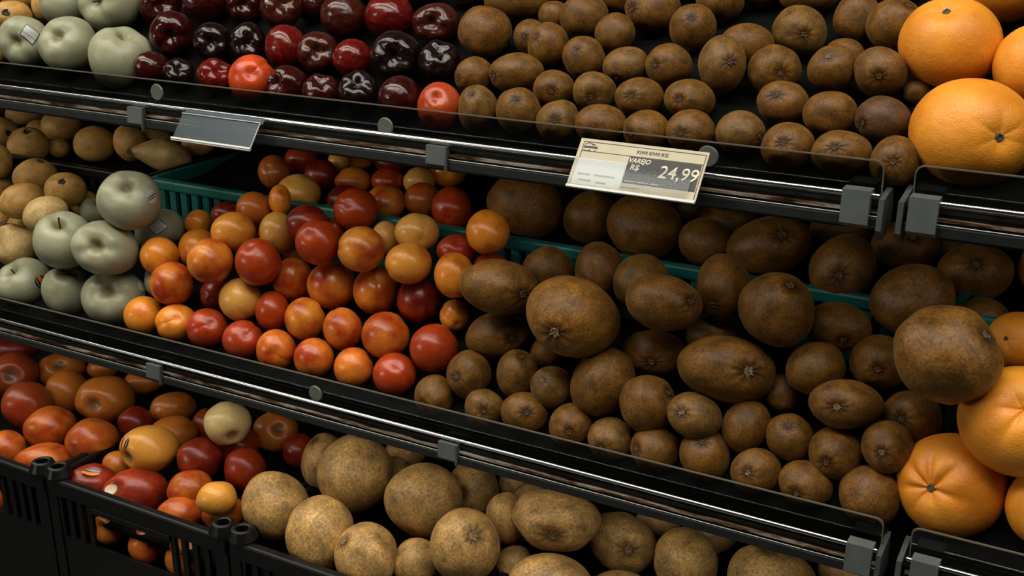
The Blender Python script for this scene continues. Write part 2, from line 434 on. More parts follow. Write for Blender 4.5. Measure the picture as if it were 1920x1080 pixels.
def shelf(x0, x1, z, slope, y_end, clips, ends, discs, label, px0, px1, strip):
    root = empty('display_shelf', ((x0 + x1) / 2, YR, z))
    def P(o):
        o.parent = root; o.matrix_parent_inverse = Matrix.Translation(-Vector(((x0 + x1) / 2, YR, z)))
        return o
    c, s = math.cos(slope), math.sin(slope)
    y0, zb = YR + 0.014, z - 0.004
    L = (y_end - y0) / c
    b = [(y0, zb), (y0 + L * c, zb + L * s), (y0 + L * c + 0.010 * s, zb + L * s - 0.010 * c), (y0 + 0.010 * s, zb - 0.010 * c)]
    P(prism_x('sloped_board', x0, x1, b, M_UNDER))
    P(box('front_ledge', x0, x1, YR - 0.001, YR + 0.015, z - 0.0075, z - 0.0045, M_LEDGE))
    P(box('channel_back', x0, x1, YR + 0.001, YR + 0.005, z - 0.026, z - 0.0045, M_DARK))
    P(tube_x('rail', x0 + 0.002, x1 - 0.002, YR, z, 0.0023, M_CHROME))
    P(tube_x('lower_rail', x0 + 0.002, x1 - 0.002, YR - 0.0030, z - 0.0162, 0.0007, M_STEEL, seg=8))
    P(box('channel_strip', x0 + 0.002, x1 - 0.002, YR - 0.0026, YR + 0.001, z - 0.0136, z - 0.0112, M_STRIP))
    P(box('bottom_lip', x0, x1, YR - 0.0040, YR + 0.004, z - 0.0260, z - 0.0172, M_LIP, bev=0.0008))
    P(box('underside', x0, x1, YR + 0.004, y_end, z - 0.024, z - 0.018, M_UNDER))
    # unseen strip lamp and housing, added behind the lip to light the fruit below
    P(box('added_strip_housing', x0 + 0.03, x1 - 0.03, YR + 0.012, YR + 0.034, z - 0.032, z - 0.024, M_DARK))
    ld = bpy.data.lights.new('added_strip_lamp', 'AREA'); ld.shape = 'RECTANGLE'
    ld.size = x1 - x0 - 0.08; ld.size_y = 0.016; ld.color = (1.0, 0.93, 0.82)
    ld.energy = strip * (x1 - x0)
    lo = bpy.data.objects.new('added_strip_lamp', ld); COL.objects.link(lo)
    lo.location = ((x0 + x1) / 2, YR + 0.023, z - 0.0335)
    lo.rotation_euler = (math.radians(18), 0, 0)
    for xc in (x0 + 0.02, x1 - 0.02):
        P(prism_x('side_arm', xc - 0.003, xc + 0.003, [(YR + 0.02, z - 0.012), (YB, z + 0.02), (YB, z - 0.10), (YR + 0.02, z - 0.024)], M_DARK))
    for xc, big in clips: P(clip('rail_clip', xc, z, None, big))
    for xe in ends:
        P(prism_x('end_plate', xe - 0.0022, xe + 0.0022, [(YR + 0.03, z + 0.005), (YR - 0.006, z - 0.001), (YR - 0.009, z - 0.026), (YR + 0.0, z - 0.036), (YR + 0.03, z - 0.030)], M_GREYD))
    P(rounded_panel('front_panel', px0, px1, z - 0.0040, z + 0.0268, YR + 0.0115, 0.0022, 0.007, math.radians(4), M_ACRYL, None, M_EDGE))
    for xd, zd in discs:
        bm = bmesh.new()
        bmesh.ops.create_cone(bm, cap_ends=True, segments=24, radius1=0.0095, radius2=0.0085, depth=0.0016)
        bmesh.ops.rotate(bm, cent=(0, 0, 0), matrix=Matrix.Rotation(math.pi / 2, 3, 'X'), verts=bm.verts)
        bmesh.ops.translate(bm, vec=(xd, YR + 0.0090, zd), verts=bm.verts)
        P(link('panel_disc', mesh_of(bm, 'panel_disc'), M_DISC))
    tag(root, label, 'shelf', 'produce display shelves')
    return root
XL, XR = -1.75, 0.75
top_l = shelf(XL, -0.187, ZT, SL_T, YB - 0.02, [(-1.405, False), (-1.004, False), (-0.605, False), (-0.206, True)], [-0.186], [(-0.981, ZT + 0.0127), (-0.673, ZT + 0.005), (-0.337, ZT + 0.0137)],
              'top produce shelf with chrome rail and clear front panel holding plums and kiwis', XL + 0.01, -0.1895, 0.62)
top_r = shelf(-0.168, XR, ZT, SL_T, YB - 0.02, [(-0.154, True)], [-0.171], [], 'short top shelf section at right under the big oranges', -0.166, XR - 0.01, 0.62)
mid_l = shelf(XL, -0.157, ZM, SL_M, YMC - 0.004, [(-1.445, False), (-1.020, False), (-0.599, False), (-0.173, True)], [-0.156], [(-0.782, ZM + 0.006)],
              'middle produce shelf with chrome rail and clear front panel holding orange plums and kiwis', XL + 0.01, -0.1575, 0.80)
mid_r = shelf(-0.136, XR, ZM, SL_M, YMC - 0.004, [(-0.118, True)], [-0.139], [], 'short middle shelf section at right under the wrinkled oranges', -0.134, XR - 0.01, 0.80)
def flat_step(root, x0, x1, y0, z1, name='rear_step'):
    o = box(name, x0, x1, y0, YB, z1 - 0.02, z1, M_UNDER)
    o.parent = root; o.matrix_parent_inverse = Matrix.Translation(-root.location)
CR_H = 0.085
for root, x0, x1 in ((mid_l, XL, -0.157), (mid_r, -0.136, XR)): flat_step(root, x0, x1, YMC - 0.002, ZMC - CR_H - 0.002)
up = box('shelf_upright', -0.1865, -0.1505, YB - 0.018, YB, 0.0, 2.05, M_DARK, bev=0.002)
tag(up, 'dark steel upright post behind the gap between shelf sections', 'post')

# ------------------------------------------------------------------ crates
def crate(x0, x1, y0, zr, depth, height, mat, label, group, tilt=0.0, pitch=0.0195, slat_w=0.0105, liner=0.03, liner_slope=0.0, knobs=False, handle=None, slot_top=0.014, slot_bot=0.055):
    """Open plastic crate: rim, corner posts, slatted front, solid sides and back, liner the fruit lies on."""
    W = x1 - x0
    root = empty('plastic_crate', (x0, y0, zr), (tilt, 0, 0))
    def P(o): o.parent = root; return o
    t = 0.005
    P(box('rim', 0, W, -0.003, 0.010, -slot_top, 0, mat, bev=0.0030))
    P(box('rim', 0, W, depth - 0.010, depth + 0.003, -0.018, 0, mat, bev=0.003))
    P(box('rim', -0.001, 0.010, 0.010, depth - 0.010, -0.018, 0, mat, bev=0.003))
    P(box('rim', W - 0.010, W + 0.001, 0.010, depth - 0.010, -0.018, 0, mat, bev=0.003))
    P(box('lower_panel', 0.010, W - 0.010, 0.001, 0.001 + t, -height, -slot_bot, mat))
    for xa in (0.0, W - 0.016): P(box('corner_post', xa, xa + 0.016, -0.001, 0.015, -height, -slot_top, mat))
    P(box('back_wall', 0, W, depth - t, depth, -height, -0.018, mat))
    for xa in (0.001, W - t - 0.001): P(box('side_wall', xa, xa + t, 0.015, depth - t, -height, -0.018, mat))
    P(box('crate_base', 0, W, 0.006, depth - t, -height, -height + t, mat))
    P(prism_x('liner', 0.007, W - 0.007, [(0.012, -liner), (depth - 0.012, -liner + (depth - 0.024) * math.tan(liner_slope)), (depth - 0.012, -liner - 0.003 + (depth - 0.024) * math.tan(liner_slope)), (0.012, -liner - 0.003)], M_UNDER))
    n = int((W - 0.032) / pitch)
    px0 = 0.016 + ((W - 0.032) - n * pitch) / 2
    me = None
    for k in range(n + 1):
        xs = px0 + k * pitch - slat_w / 2
        if handle and handle[0] < (xs + slat_w / 2) / W < handle[1]: continue
        if me is None:
            o = P(box('slat', -slat_w / 2, slat_w / 2, 0.0005, 0.0005 + t, -slot_bot, -slot_top, mat)); me = o.data
        else: o = P(link('slat', me))
        o.location.x = xs + slat_w / 2
    if handle:
        xa, xb = handle[0] * W, handle[1] * W
        P(box('handle_bar', xa, xb, -0.002, 0.007, -slot_top - 0.010, -slot_top, mat, bev=0.002))
    if knobs:
        prof = [(0.0165, -0.004), (0.0185, 0.002), (0.0135, 0.013), (0.0100, 0.014), (0.0076, 0.013), (0.0068, -0.002)]
        for kx in (0.013, W - 0.013):
            for ky in (0.010, depth - 0.012):
                P(lathe('stacking_knob', prof, mat, loc=(kx, ky, 0.0)))
    tag(root, label, 'crate', group)
    return root
g = 'crates at the back of the middle shelf'
crate(-1.74, -1.184, YMC, ZMC, 0.36, CR_H, M_BLACKCRATE, 'black slatted crate holding yellow pears at the back of the middle shelf', g, tilt=math.radians(0), liner=0.03, liner_slope=math.radians(10))
crate(-1.180, -0.662, YMC, ZMC, 0.36, CR_H, M_TEAL, 'teal slatted crate behind the orange plums on the middle shelf', g, liner=0.03, liner_slope=math.radians(10))
crate(-0.658, -0.140, YMC, ZMC, 0.36, CR_H, M_TEAL, 'teal slatted crate holding large kiwis at the back of the middle shelf', g, liner=0.03, liner_slope=math.radians(10))
crate(-0.136, 0.382, YMC, ZMC, 0.36, CR_H, M_TEAL, 'teal crate behind the oranges at the right end of the middle shelf', g, liner=0.03, liner_slope=math.radians(10))
g = 'black crates along the bottom'
names = ['black crate at far left holding orange-red nectarines, cut by the picture edge', 'black slatted crate full of nectarines with round corner knobs', 'black crate holding large pale brown kiwis beside the nectarine crate',
         'black crate under the middle of the large kiwi heap', 'black crate under the right end of the large kiwi heap', 'black crate at the far right below the wrinkled oranges']
for k, lb in zip(range(-1, 5), names):
    xa = -1.216 + 0.318 * k
    crate(xa + 0.002, xa + 0.316, YC, ZC, 0.40, 0.20, M_BLACKCRATE, lb, g, pitch=0.0185, slat_w=0.0085, liner=0.0565, liner_slope=SL_B, knobs=True, handle=(0.25, 0.70), slot_top=0.024, slot_bot=0.085)
pl = box('crate_plinth', XL - 0.3, XR, YC + 0.02, YB - 0.02, 0.0, ZC - 0.201, M_UNDER)
tag(pl, 'dark plinth under the row of black crates', 'plinth')

# ------------------------------------------------------------------ price tags
def text_mesh(body, size, mat, parent, x, y, z=0.0, bold=0.0, shear=0.0, xs=1.0, name='printed_text'):
    cu = bpy.data.curves.new(name, 'FONT')
    cu.body = body; cu.size = size; cu.align_x = 'CENTER'; cu.align_y = 'CENTER'; cu.shear = shear; cu.offset = bold
    cu.resolution_u = 3
    tmp = bpy.data.objects.new('tmp_text', cu); COL.objects.link(tmp)
    dg = bpy.context.evaluated_depsgraph_get()
    me = bpy.data.meshes.new_from_object(tmp.evaluated_get(dg))
    bpy.data.objects.remove(tmp); bpy.data.curves.remove(cu)
    o = link(name, me, None, parent)
    me.materials.clear(); me.materials.append(mat)
    o.location = (x, y, z); o.scale = (xs, 1, 1)
    return o
def tag_frame(name, x0, ytop, ztop, ybot, zbot):
    """Empty whose X runs along the tag and whose Y runs up the tilted face; Z is the outward normal."""
    o = empty(name, (x0, ytop, ztop))
    ex = Vector((1, 0, 0)); ey = Vector((0, ytop - ybot, ztop - zbot)).normalized(); ez = ex.cross(ey)
    o.rotation_euler = Matrix((ex, ey, ez)).transposed().to_euler()
    return o, math.hypot(ytop - ybot, ztop - zbot)
t, TL = tag_frame('price_tag', -0.4494, 0.922, 1.45 - 0.2210, 0.8922, 1.45 - 0.2582)
TW = 0.1195
def tb(name, u0, u1, v0, v1, z0, z1, mat, parent=t, bev=0):
    return box(name, u0 * TW, u1 * TW, -v1 * TL, -v0 * TL, z0, z1, mat, parent, bev)
card = tb('card', 0, 1, 0, 1, -0.0008, 0.0, M_PAPER)
tb('hook', 0.02, 0.98, 0.28, 0.44, -0.0060, -0.0008, M_CLEARRIB)
tb('painted_glare', 0.03, 0.415, 0.40, 0.93, 0.0, 0.0002, M_WHITE)  # white block painted on the card for the glare off the clear sleeve
tb('rule_line', 0.03, 0.985, 0.055, 0.068, 0.0, 0.0002, M_INK)
tb('rule_line', 0.03, 0.985, 0.245, 0.256, 0.0, 0.0002, M_INK)
tb('rule_line', 0.03, 0.035, 0.055, 0.40, 0.0, 0.0002, M_INK)
tb('rule_line', 0.980, 0.985, 0.055, 0.93, 0.0, 0.0002, M_INK)
tb('price_field', 0.420, 0.972, 0.262, 0.785, 0.0, 0.0003, M_INK)
text_mesh('VAREJO', 0.0062, M_PRICE, t, 0.505 * TW, -0.335 * TL, 0.0005, 0.0001, 0.25, 0.95, 'field_heading')
text_mesh('R$', 0.0072, M_PRICE, t, 0.482 * TW, -0.47 * TL, 0.0005, 0.00018, 0.1, 1.0, 'currency_mark')
text_mesh('24,99', 0.0166, M_PRICE, t, 0.820 * TW, -0.50 * TL, 0.0006, 0.00012, 0.1, 0.97, 'price_figures')
text_mesh('KIWI KIWI KG', 0.0046, M_INK, t, 0.585 * TW, -0.158 * TL, 0.0004, 0.00005, 0.0, 1.0, 'product_line')
for u0, u1, v in ((0.435, 0.52, 0.735), (0.53, 0.62, 0.735), (0.63, 0.70, 0.735)): tb('small_print', u0, u1, v, v + 0.022, 0.0003, 0.0005, M_FAINT)
for u0, u1, v in ((0.06, 0.16, 0.70), (0.19, 0.355, 0.70), (0.08, 0.18, 0.82), (0.22, 0.30, 0.84), (0.42, 0.56, 0.845)): tb('small_print', u0, u1, v, v + 0.03, 0.0002, 0.0004, M_FAINT)
tb('logo_bar', 0.040, 0.150, 0.150, 0.185, 0.0, 0.0004, M_INK)
def arc_mark(cx, cy, rx, ry, a0, a1, w, name='logo_stroke'):
    bm = bmesh.new(); A = np.linspace(a0, a1, 12); pr = None
    for a in A:
        p = [bm.verts.new((cx + (rx + d) * math.cos(a), cy + (ry + d) * math.sin(a), 0.0004)) for d in (-w / 2, w / 2)]
        if pr: bm.faces.new((pr[0], pr[1], p[1], p[0]))
        pr = p
    link(name, mesh_of(bm, name), M_INK, t)
arc_mark(0.080 * TW, -0.145 * TL, 0.0042, 0.0030, 0.2, 2.9, 0.0005)
arc_mark(0.115 * TW, -0.145 * TL, 0.0022, 0.0018, 0.2, 2.6, 0.0005)
arc_mark(0.070 * TW, -0.215 * TL, 0.0030, 0.0016, 3.2, 6.2, 0.0005)
arc_mark(0.115 * TW, -0.215 * TL, 0.0030, 0.0018, 3.1, 6.4, 0.0005)
# clear sleeve over the card, bowed out towards its lower edge
bm = bmesh.new(); prv = None
for v, hgt in ((0.40, 0.0012), (0.55, 0.0017), (0.70, 0.0019), (0.85, 0.0017), (0.95, 0.0013)):
    r = [bm.verts.new((u * TW, -v * TL, hgt)) for u in (0.004, 0.93)]
    if prv: bm.faces.new((prv[0], prv[1], r[1], r[0]))
    prv = r
link('sleeve', mesh_of(bm, 'sleeve', True), M_SLEEVE, t)
tb('bottom_channel', 0, 1, 0.955, 1.01, -0.0010, 0.0018, M_WHITE, bev=0.0004)
tag(t, 'cream price tag with black field reading 24,99 clipped to the top rail', 'price tag')
t, TL = tag_frame('tag_holder', -0.9261, 0.922, 1.45 - 0.2391, 0.8984, 1.45 - 0.2692)
TW = 0.1095
tb('sheet', 0.0, 1.0, 0.16, 0.93, -0.0006, 0.0, M_HOLDER, t)
tb('top_strip', 0.0, 1.0, 0.0, 0.15, -0.0030, 0.0006, M_HOLDER, t, 0.0004)
tb('fold_edge', 0.0, 1.0, 0.15, 0.17, -0.0006, 0.0009, M_CLEARRIB, t)
tb('hook', 0.02, 0.98, 0.05, 0.14, -0.0060, -0.0030, M_CLEARRIB, t)
tb('side_edge', 0.992, 1.0, 0.17, 0.93, -0.0006, 0.0007, M_CLEARRIB, t)
tb('bottom_channel', -0.004, 1.004, 0.92, 0.98, -0.0012, 0.0022, M_WHITE, t, 0.0005)
tb('bottom_rim', 0.002, 1.0, 0.985, 1.01, -0.0012, 0.0010, M_CLEARRIB, t)
tag(t, 'empty clear plastic tag holder hanging from the top rail', 'tag holder')

# ------------------------------------------------------------------ fruit
COLOURS = {   # ground colour, reach of the red blush
    'g': (0.325, 0.335, 0.235, 1), 'q': (0.58, 0.34, 0.095, 1), 'qp': (0.60, 0.43, 0.19, 1),
    'rd': (0.032, 0.0036, 0.0026, 1), 'rr': (0.115, 0.006, 0.004, 1), 'bk': (0.009, 0.0034, 0.003, 1), 'rb': (0.050, 0.0095, 0.0045, 1),
    'sc': (0.62, 0.075, 0.012, 0.50), 'sw': (0.46, 0.075, 0.018, 0.50),
    'k': (0.150, 0.071, 0.0135, 1), 'kg': (0.160, 0.086, 0.021, 1), 'kl': (0.205, 0.098, 0.018, 1), 'kp': (0.39, 0.240, 0.085, 1), 'kr': (0.100, 0.050, 0.023, 1),
    'o': (0.76, 0.26, 0.024, 0.32), 'ow': (0.78, 0.29, 0.022, 0.5), 'og': (0.82, 0.32, 0.024, 0.5),
    'y': (0.74, 0.38, 0.075, 0.16), 'oy': (0.76, 0.31, 0.04, 0.28), 'm': (0.70, 0.21, 0.022, 0.52), 'om': (0.72, 0.25, 0.026, 0.48), 'or': (0.76, 0.29, 0.04, 0.46),
    'ob': (0.50, 0.140, 0.020, 0.38), 'r': (0.50, 0.070, 0.010, 0.66), 'rp': (0.42, 0.050, 0.028, 0.60), 'd': (0.13, 0.010, 0.007, 0.42),
    'nr': (0.46, 0.115, 0.014, 0.50), 'nd': (0.15, 0.013, 0.006, 0.54), 'nd2': (0.26, 0.050, 0.011, 0.48), 'no': (0.46, 0.145, 0.020, 0.38), 'ny': (0.60, 0.27, 0.040, 0.18),
    'ns': (0.50, 0.030, 0.008, 0.72), 'np': (0.56, 0.43, 0.18, 0.08)}
NAMES = {'K': 'kiwi', 'U': 'plum', 'R': 'plum', 'N': 'plum', 'A': 'apple', 'Q': 'pear', 'E': 'pear', 'O': 'orange', 'F': 'nectarine'}

def unit_shape(kind, th, ph, rs, flags):
    """Surface of a fruit of about unit radius around its stem axis (+Z); th from the stem, ph around it."""
    ct, st = np.cos(th), np.sin(th)
    p0 = rs.uniform(0, 6.28)
    g = lambda w, c=0.0: np.exp(-((th - c) / w) ** 2)
    rho, z = st.copy(), ct.copy()
    if kind == 'A':
        rho = st * (1 + 0.07 * ct)
        z = 0.95 * ct - 0.20 * g(0.46) - 0.20 * g(0.17) + 0.12 * g(0.3, math.pi)
        z = z + 0.028 * np.cos(5 * ph + p0) * g(0.35, 0.62)
        rho = rho * (1 + 0.026 * np.cos(5 * ph + p0) * np.sin(th / 2) ** 2 + 0.025 * np.cos(2 * ph + p0))
    elif kind == 'R':
        rho = st * (1 + 0.05 * ct)
        z = 0.95 * ct - 0.24 * g(0.50) - 0.16 * g(0.22) + 0.05 * np.cos(5 * ph + p0) * g(0.30, 0.62)
        rho = rho * (1 + 0.025 * np.cos(5 * ph + p0) * g(0.6, 0.8))
    elif kind in 'UN':
        dph = (ph - p0 + math.pi) % (2 * math.pi) - math.pi
        cleft = np.exp(-(dph / 0.16) ** 2) * np.clip(st, 0, 1) ** 0.6 * (th < 2.5)
        r = 1 - (0.06 if kind == 'U' else 0.08) * cleft
        cv = 0.10 if kind == 'U' else 0.20
        rho, z = st * r, ct * r - cv * g(0.26)
    elif kind == 'F':
        rho = st * (1 + 0.05 * ct); z = 0.96 * ct - 0.24 * g(0.30)
        rho = rho * (1 + 0.02 * np.cos(5 * ph + p0))
    elif kind == 'O':
        deep = 'w' in flags
        z = ct - (0.16 if deep else 0.10) * g(0.26)
        cr = (np.abs(np.sin(3.5 * ph + p0 + 0.6 * np.sin(ph)))) ** 0.6
        r = 1 - (0.17 if deep else 0.03) * (1 - cr) * (0.6 + 0.4 * np.cos(ph + p0)) * g(0.42 if deep else 0.26, 0.30)
        rho, z = st * r, z * r
    elif kind == 'Q':
        z = ct - 0.10 * g(0.16); rho = st * (1 - 0.04 * ct)
    elif kind == 'E':
        s = np.clip((ct - 0.0) / 1.0, 0, 1); s = s * s * (3 - 2 * s)
        rho = st * (1 - 0.38 * s) * 1.02; z = ct * (1 + 0.10 * s)
        rho = np.maximum(rho, 0)
    elif kind == 'K':
        rho = np.clip(st, 0, 1) ** 0.93 * (1 + rs.uniform(-0.14, 0.05) * ct)
        crease = np.abs(np.sin(4.5 * ph + p0)) * g(0.30, 0.26)
        z = ct - 0.075 * g(0.22) - 0.022 * crease
        rho = rho * (1 + 0.03 * np.cos(2 * ph + p0))
    P = np.stack([rho * np.cos(ph), rho * np.sin(ph), z], -1)
    D = np.stack([st * np.cos(ph), st * np.sin(ph), ct], -1)
    amp = {'K': 0.044, 'A': 0.022, 'R': 0.030, 'U': 0.016, 'N': 0.022, 'F': 0.022, 'O': 0.014, 'Q': 0.028, 'E': 0.03}[kind]
    if 'l' in flags: amp = 0.065
    nz = np.zeros(th.shape)
    for k in range(7):
        w = rs.normal(size=3) * (1.5 + 0.5 * k)
        nz += np.sin(D @ w + rs.uniform(0, 6.28)) / (1 + 0.45 * k)
    P = P * (1 + amp * 0.5 * nz)[..., None]
    return P, D

def fruit(rec):
    (kind, cx, cy, cz, qw, qx, qy, qz, a1, a2, a3, px, py, pz, col, flags, stk, vis, label, group, seed) = rec
    rs = np.random.RandomState(seed)
    nu, nv = (56, 34) if max(a1, a2) > 40 or kind in 'AO' else (40, 24)
    th = np.linspace(0, math.pi, nv + 1) ; 
    if kind in 'AROUNF': th = math.pi * (np.linspace(0, 1, nv + 1) ** 1.25)
    ph = np.linspace(0, 2 * math.pi, nu, endpoint=False)
    TH, PH = np.meshgrid(th[1:-1], ph, indexing='ij')
    TH = np.concatenate([[0.0], TH.ravel(), [math.pi]]); PH = np.concatenate([[0.0], PH.ravel(), [0.0]])
    fl = flags + ('w' if col == 'ow' else '')
    P, D = unit_shape(kind, TH, PH, rs, fl)
    pole = Vector((px, py, pz)).normalized()
    Rp = np.array(pole.to_track_quat('Z', 'Y').to_matrix())
    spin = rs.uniform(0, 6.28)
    Rp = Rp @ np.array(Matrix.Rotation(spin, 3, 'Z'))
    E = np.array(Quaternion((qw, qx, qy, qz)).to_matrix())       # columns: the fruit's own three axes
    def place(Pl):
        return (Pl @ Rp.T) @ E
    V = place(P)
    lo, hi = V.min(0), V.max(0)
    ax = np.array([a1, a2, a3]) / 1000.0
    fit = lambda Pl: ((place(Pl) - (lo + hi) / 2) / ((hi - lo) / 2) * ax) @ E.T @ Rp
    VL = fit(P)
    n = nu; m = nv - 1
    faces = []
    for k in range(n): faces.append((0, 1 + k, 1 + (k + 1) % n))
    for r in range(m - 1):
        b0, b1 = 1 + r * n, 1 + (r + 1) * n
        for k in range(n):
            k2 = (k + 1) % n
            faces.append((b0 + k, b1 + k, b1 + k2, b0 + k2))
    last = 1 + m * n; b0 = 1 + (m - 1) * n
    for k in range(n): faces.append((b0 + k, last, b0 + (k + 1) % n))
    nm = NAMES[kind]
    me = bpy.data.meshes.new(nm)
    me.from_pydata(VL.tolist(), [], faces)
    me.polygons.foreach_set('use_smooth', np.ones(len(me.polygons), dtype=bool))
    at = me.attributes.new('pd', 'FLOAT_VECTOR', 'POINT')
    at.data.foreach_set('vector', D.astype(np.float32).ravel())
    has_parts = bool(stk) or (vis and (kind in 'KOQE' or (kind in 'AU' and ('t' in flags or 'T' in flags))))
    M4 = Matrix(Rp.tolist()).to_4x4(); M4.translation = (cx, cy, cz)
    if has_parts:
        root = empty(nm, (cx, cy, cz))
        root.rotation_euler = M4.to_euler()
        o = link('body', me, SKIN[kind], root)
    else:
        root = o = link(nm, me, SKIN[kind])
        o.matrix_world = M4
    o.color = COLOURS[col]
    tag(root, label, nm, group)
    body, o = o, root
    tip = Vector(VL[0]); size = float(ax.mean())
    if vis:
        if kind == 'K': kiwi_calyx(o, tip, size, rs, 'c' in flags)
        elif kind == 'A' and ('t' in flags or 'T' in flags): apple_stem(o, tip, size, rs, 'T' in flags)
        elif kind == 'O': orange_button(o, tip, size, rs)
        elif kind in 'QE': pear_eye(o, tip, size, rs)
        elif kind == 'U' and 't' in flags: apple_stem(o, tip, size * 0.8, rs, False)
    if stk:
        sk, sd = stk
        shp, smat, slab = STICK[sk]
        d = np.array(sd) @ Rp; d /= np.linalg.norm(d)
        u = np.cross([0, 0, 1.0], d); u /= np.linalg.norm(u); w = np.cross(d, u)
        R_ = {'oval': (0.0075, 0.0105), 'rect': (0.0085, 0.0080)}[shp]
        rot = rs.uniform(-0.5, 0.5)
        def patch(scale, off, mat, name, parent):
            vs, uvs, fs = [], [], []
            N = 9
            for i in range(N):
                for j in range(N):
                    a, b = -1 + 2 * i / (N - 1), -1 + 2 * j / (N - 1)
                    if shp == 'oval':
                        xx, yy = a * math.sqrt(1 - b * b / 2), b * math.sqrt(1 - a * a / 2)
                    else: xx, yy = a, b
                    X_ = (xx * math.cos(rot) * R_[0] - yy * math.sin(rot) * R_[1]) * scale; Y_ = (xx * math.sin(rot) * R_[0] + yy * math.cos(rot) * R_[1]) * scale
                    q = d + u * (X_ / size) + w * (Y_ / size); q /= np.linalg.norm(q)
                    t_ = math.acos(max(-1, min(1, q[2]))); f_ = math.atan2(q[1], q[0])
                    r2 = np.random.RandomState(seed)
                    pp, _ = unit_shape(kind, np.array([t_]), np.array([f_]), r2, fl)
                    v = fit(pp)[0]
                    v = v * (1 + off / np.linalg.norm(v))
                    vs.append(v.tolist()); uvs.append(((a + 1) / 2, (b + 1) / 2, 0))
            for i in range(N - 1):
                for j in range(N - 1): fs.append((i * N + j, (i + 1) * N + j, (i + 1) * N + j + 1, i * N + j + 1))
            sm = bpy.data.meshes.new(name); sm.from_pydata(vs, [], fs)
            for p in sm.polygons: p.use_smooth = True
            aa = sm.attributes.new('suv', 'FLOAT_VECTOR', 'POINT'); aa.data.foreach_set('vector', np.array(uvs, dtype=np.float32).ravel())
            return link(name, sm, mat, parent)
        so = patch(1.0, 0.0007, smat, 'sticker', o); so['label'] = slab
        if shp == 'rect': patch(1.15, 0.0004, M_OUTLINE, 'sticker_border', so)
    return o

def kiwi_calyx(o, tip, size, rs, ring):
    """Dried button at the end of a kiwi: a rough ring of curled sepals round a nub."""
    r = size * (0.115 if ring else 0.110)
    bm = bmesh.new(); n = 14
    prof = ((1.0, -0.10), (0.80, 0.20), (0.55, 0.10), (0.30, 0.02), (0.18, 0.22))
    rings = []
    jit = [rs.uniform(0.75, 1.2) for _ in range(n)]
    for j, (rr, hh) in enumerate(prof):
        rings.append([bm.verts.new((r * rr * jit[k] * math.cos(6.2832 * k / n), r * rr * jit[k] * math.sin(6.2832 * k / n), r * (hh + (rs.uniform(-0.1, 0.22) if j in (0, 1) else 0)))) for k in range(n)])
    for a, b in zip(rings, rings[1:]):
        for k in range(n): bm.faces.new((a[k], a[(k + 1) % n], b[(k + 1) % n], b[k]))
    bm.faces.new(rings[-1])
    if True:
        for k in range(5):
            a = 6.2832 * k / 5 + rs.uniform(-0.3, 0.3); L = r * rs.uniform(0.5, 0.95) * (1.0 if ring else 0.7); w = r * 0.22
            c, s = math.cos(a), math.sin(a)
            pts = [(0.7 * r, -w, 0.15 * r), (0.7 * r, w, 0.15 * r), (0.7 * r + L, w * 0.3, rs.uniform(0.05, 0.35) * r), (0.7 * r + L, -w * 0.3, rs.uniform(0.05, 0.35) * r)]
            vs = [bm.verts.new((x * c - y * s, x * s + y * c, z)) for x, y, z in pts]
            bm.faces.new(vs)
    c = link('calyx', mesh_of(bm, 'calyx'), M_CALYX_L if ring else M_CALYX, o)
    c.location = tip + Vector((0, 0, size * 0.012))
def apple_stem(o, tip, size, rs, long):
    L = size * (0.62 if long else 0.30); r = size * 0.030
    bm = bmesh.new(); rings = []; bend = rs.uniform(-0.2, 0.2)
    for k in range(6):
        f = k / 5; rr = r * (1.0 if k < 4 else 1.25 if k == 5 else 1.1)
        rings.append([bm.verts.new((rr * math.cos(6.2832 * j / 8) + bend * L * f * f, rr * math.sin(6.2832 * j / 8), L * f - 0.02 * size)) for j in range(8)])
    for a, b in zip(rings, rings[1:]):
        for k in range(8): bm.faces.new((a[k], a[(k + 1) % 8], b[(k + 1) % 8], b[k]))
    bm.faces.new(rings[-1])
    c = link('stem', mesh_of(bm, 'stem', True), M_STEM, o); c.location = tip
def orange_button(o, tip, size, rs):
    r = size * 0.085; bm = bmesh.new(); n = 12; rings = []
    jit = [rs.uniform(0.8, 1.15) for _ in range(n)]
    for rr, h in ((1.0, -0.2), (0.92, 0.22), (0.6, 0.34), (0.45, 0.10), (0.2, 0.12)):
        rings.append([bm.verts.new((r * rr * jit[k] * math.cos(6.2832 * k / n), r * rr * jit[k] * math.sin(6.2832 * k / n), r * h)) for k in range(n)])
    for a, b in zip(rings, rings[1:]):
        for k in range(n): bm.faces.new((a[k], a[(k + 1) % n], b[(k + 1) % n], b[k]))
    bm.faces.new(rings[-1])
    c = link('stem_button', mesh_of(bm, 'stem_button'), M_BUTTON, o); c.location = tip
def pear_eye(o, tip, size, rs):
    r = size * 0.19; bm = bmesh.new(); n = 10; rings = []
    jit = [rs.uniform(0.7, 1.25) for _ in range(n)]
    for rr, h in ((1.0, 0.02), (0.75, 0.16), (0.45, -0.12), (0.1, -0.15)):
        rings.append([bm.verts.new((r * rr * jit[k] * math.cos(6.2832 * k / n), r * rr * jit[k] * math.sin(6.2832 * k / n), r * h)) for k in range(n)])
    for a, b in zip(rings, rings[1:]):
        for k in range(n): bm.faces.new((a[k], a[(k + 1) % n], b[(k + 1) % n], b[k]))
    bm.faces.new(rings[-1])
    c = link('calyx', mesh_of(bm, 'calyx'), M_STEM, o); c.location = tip + Vector((0, 0, size * 0.065))

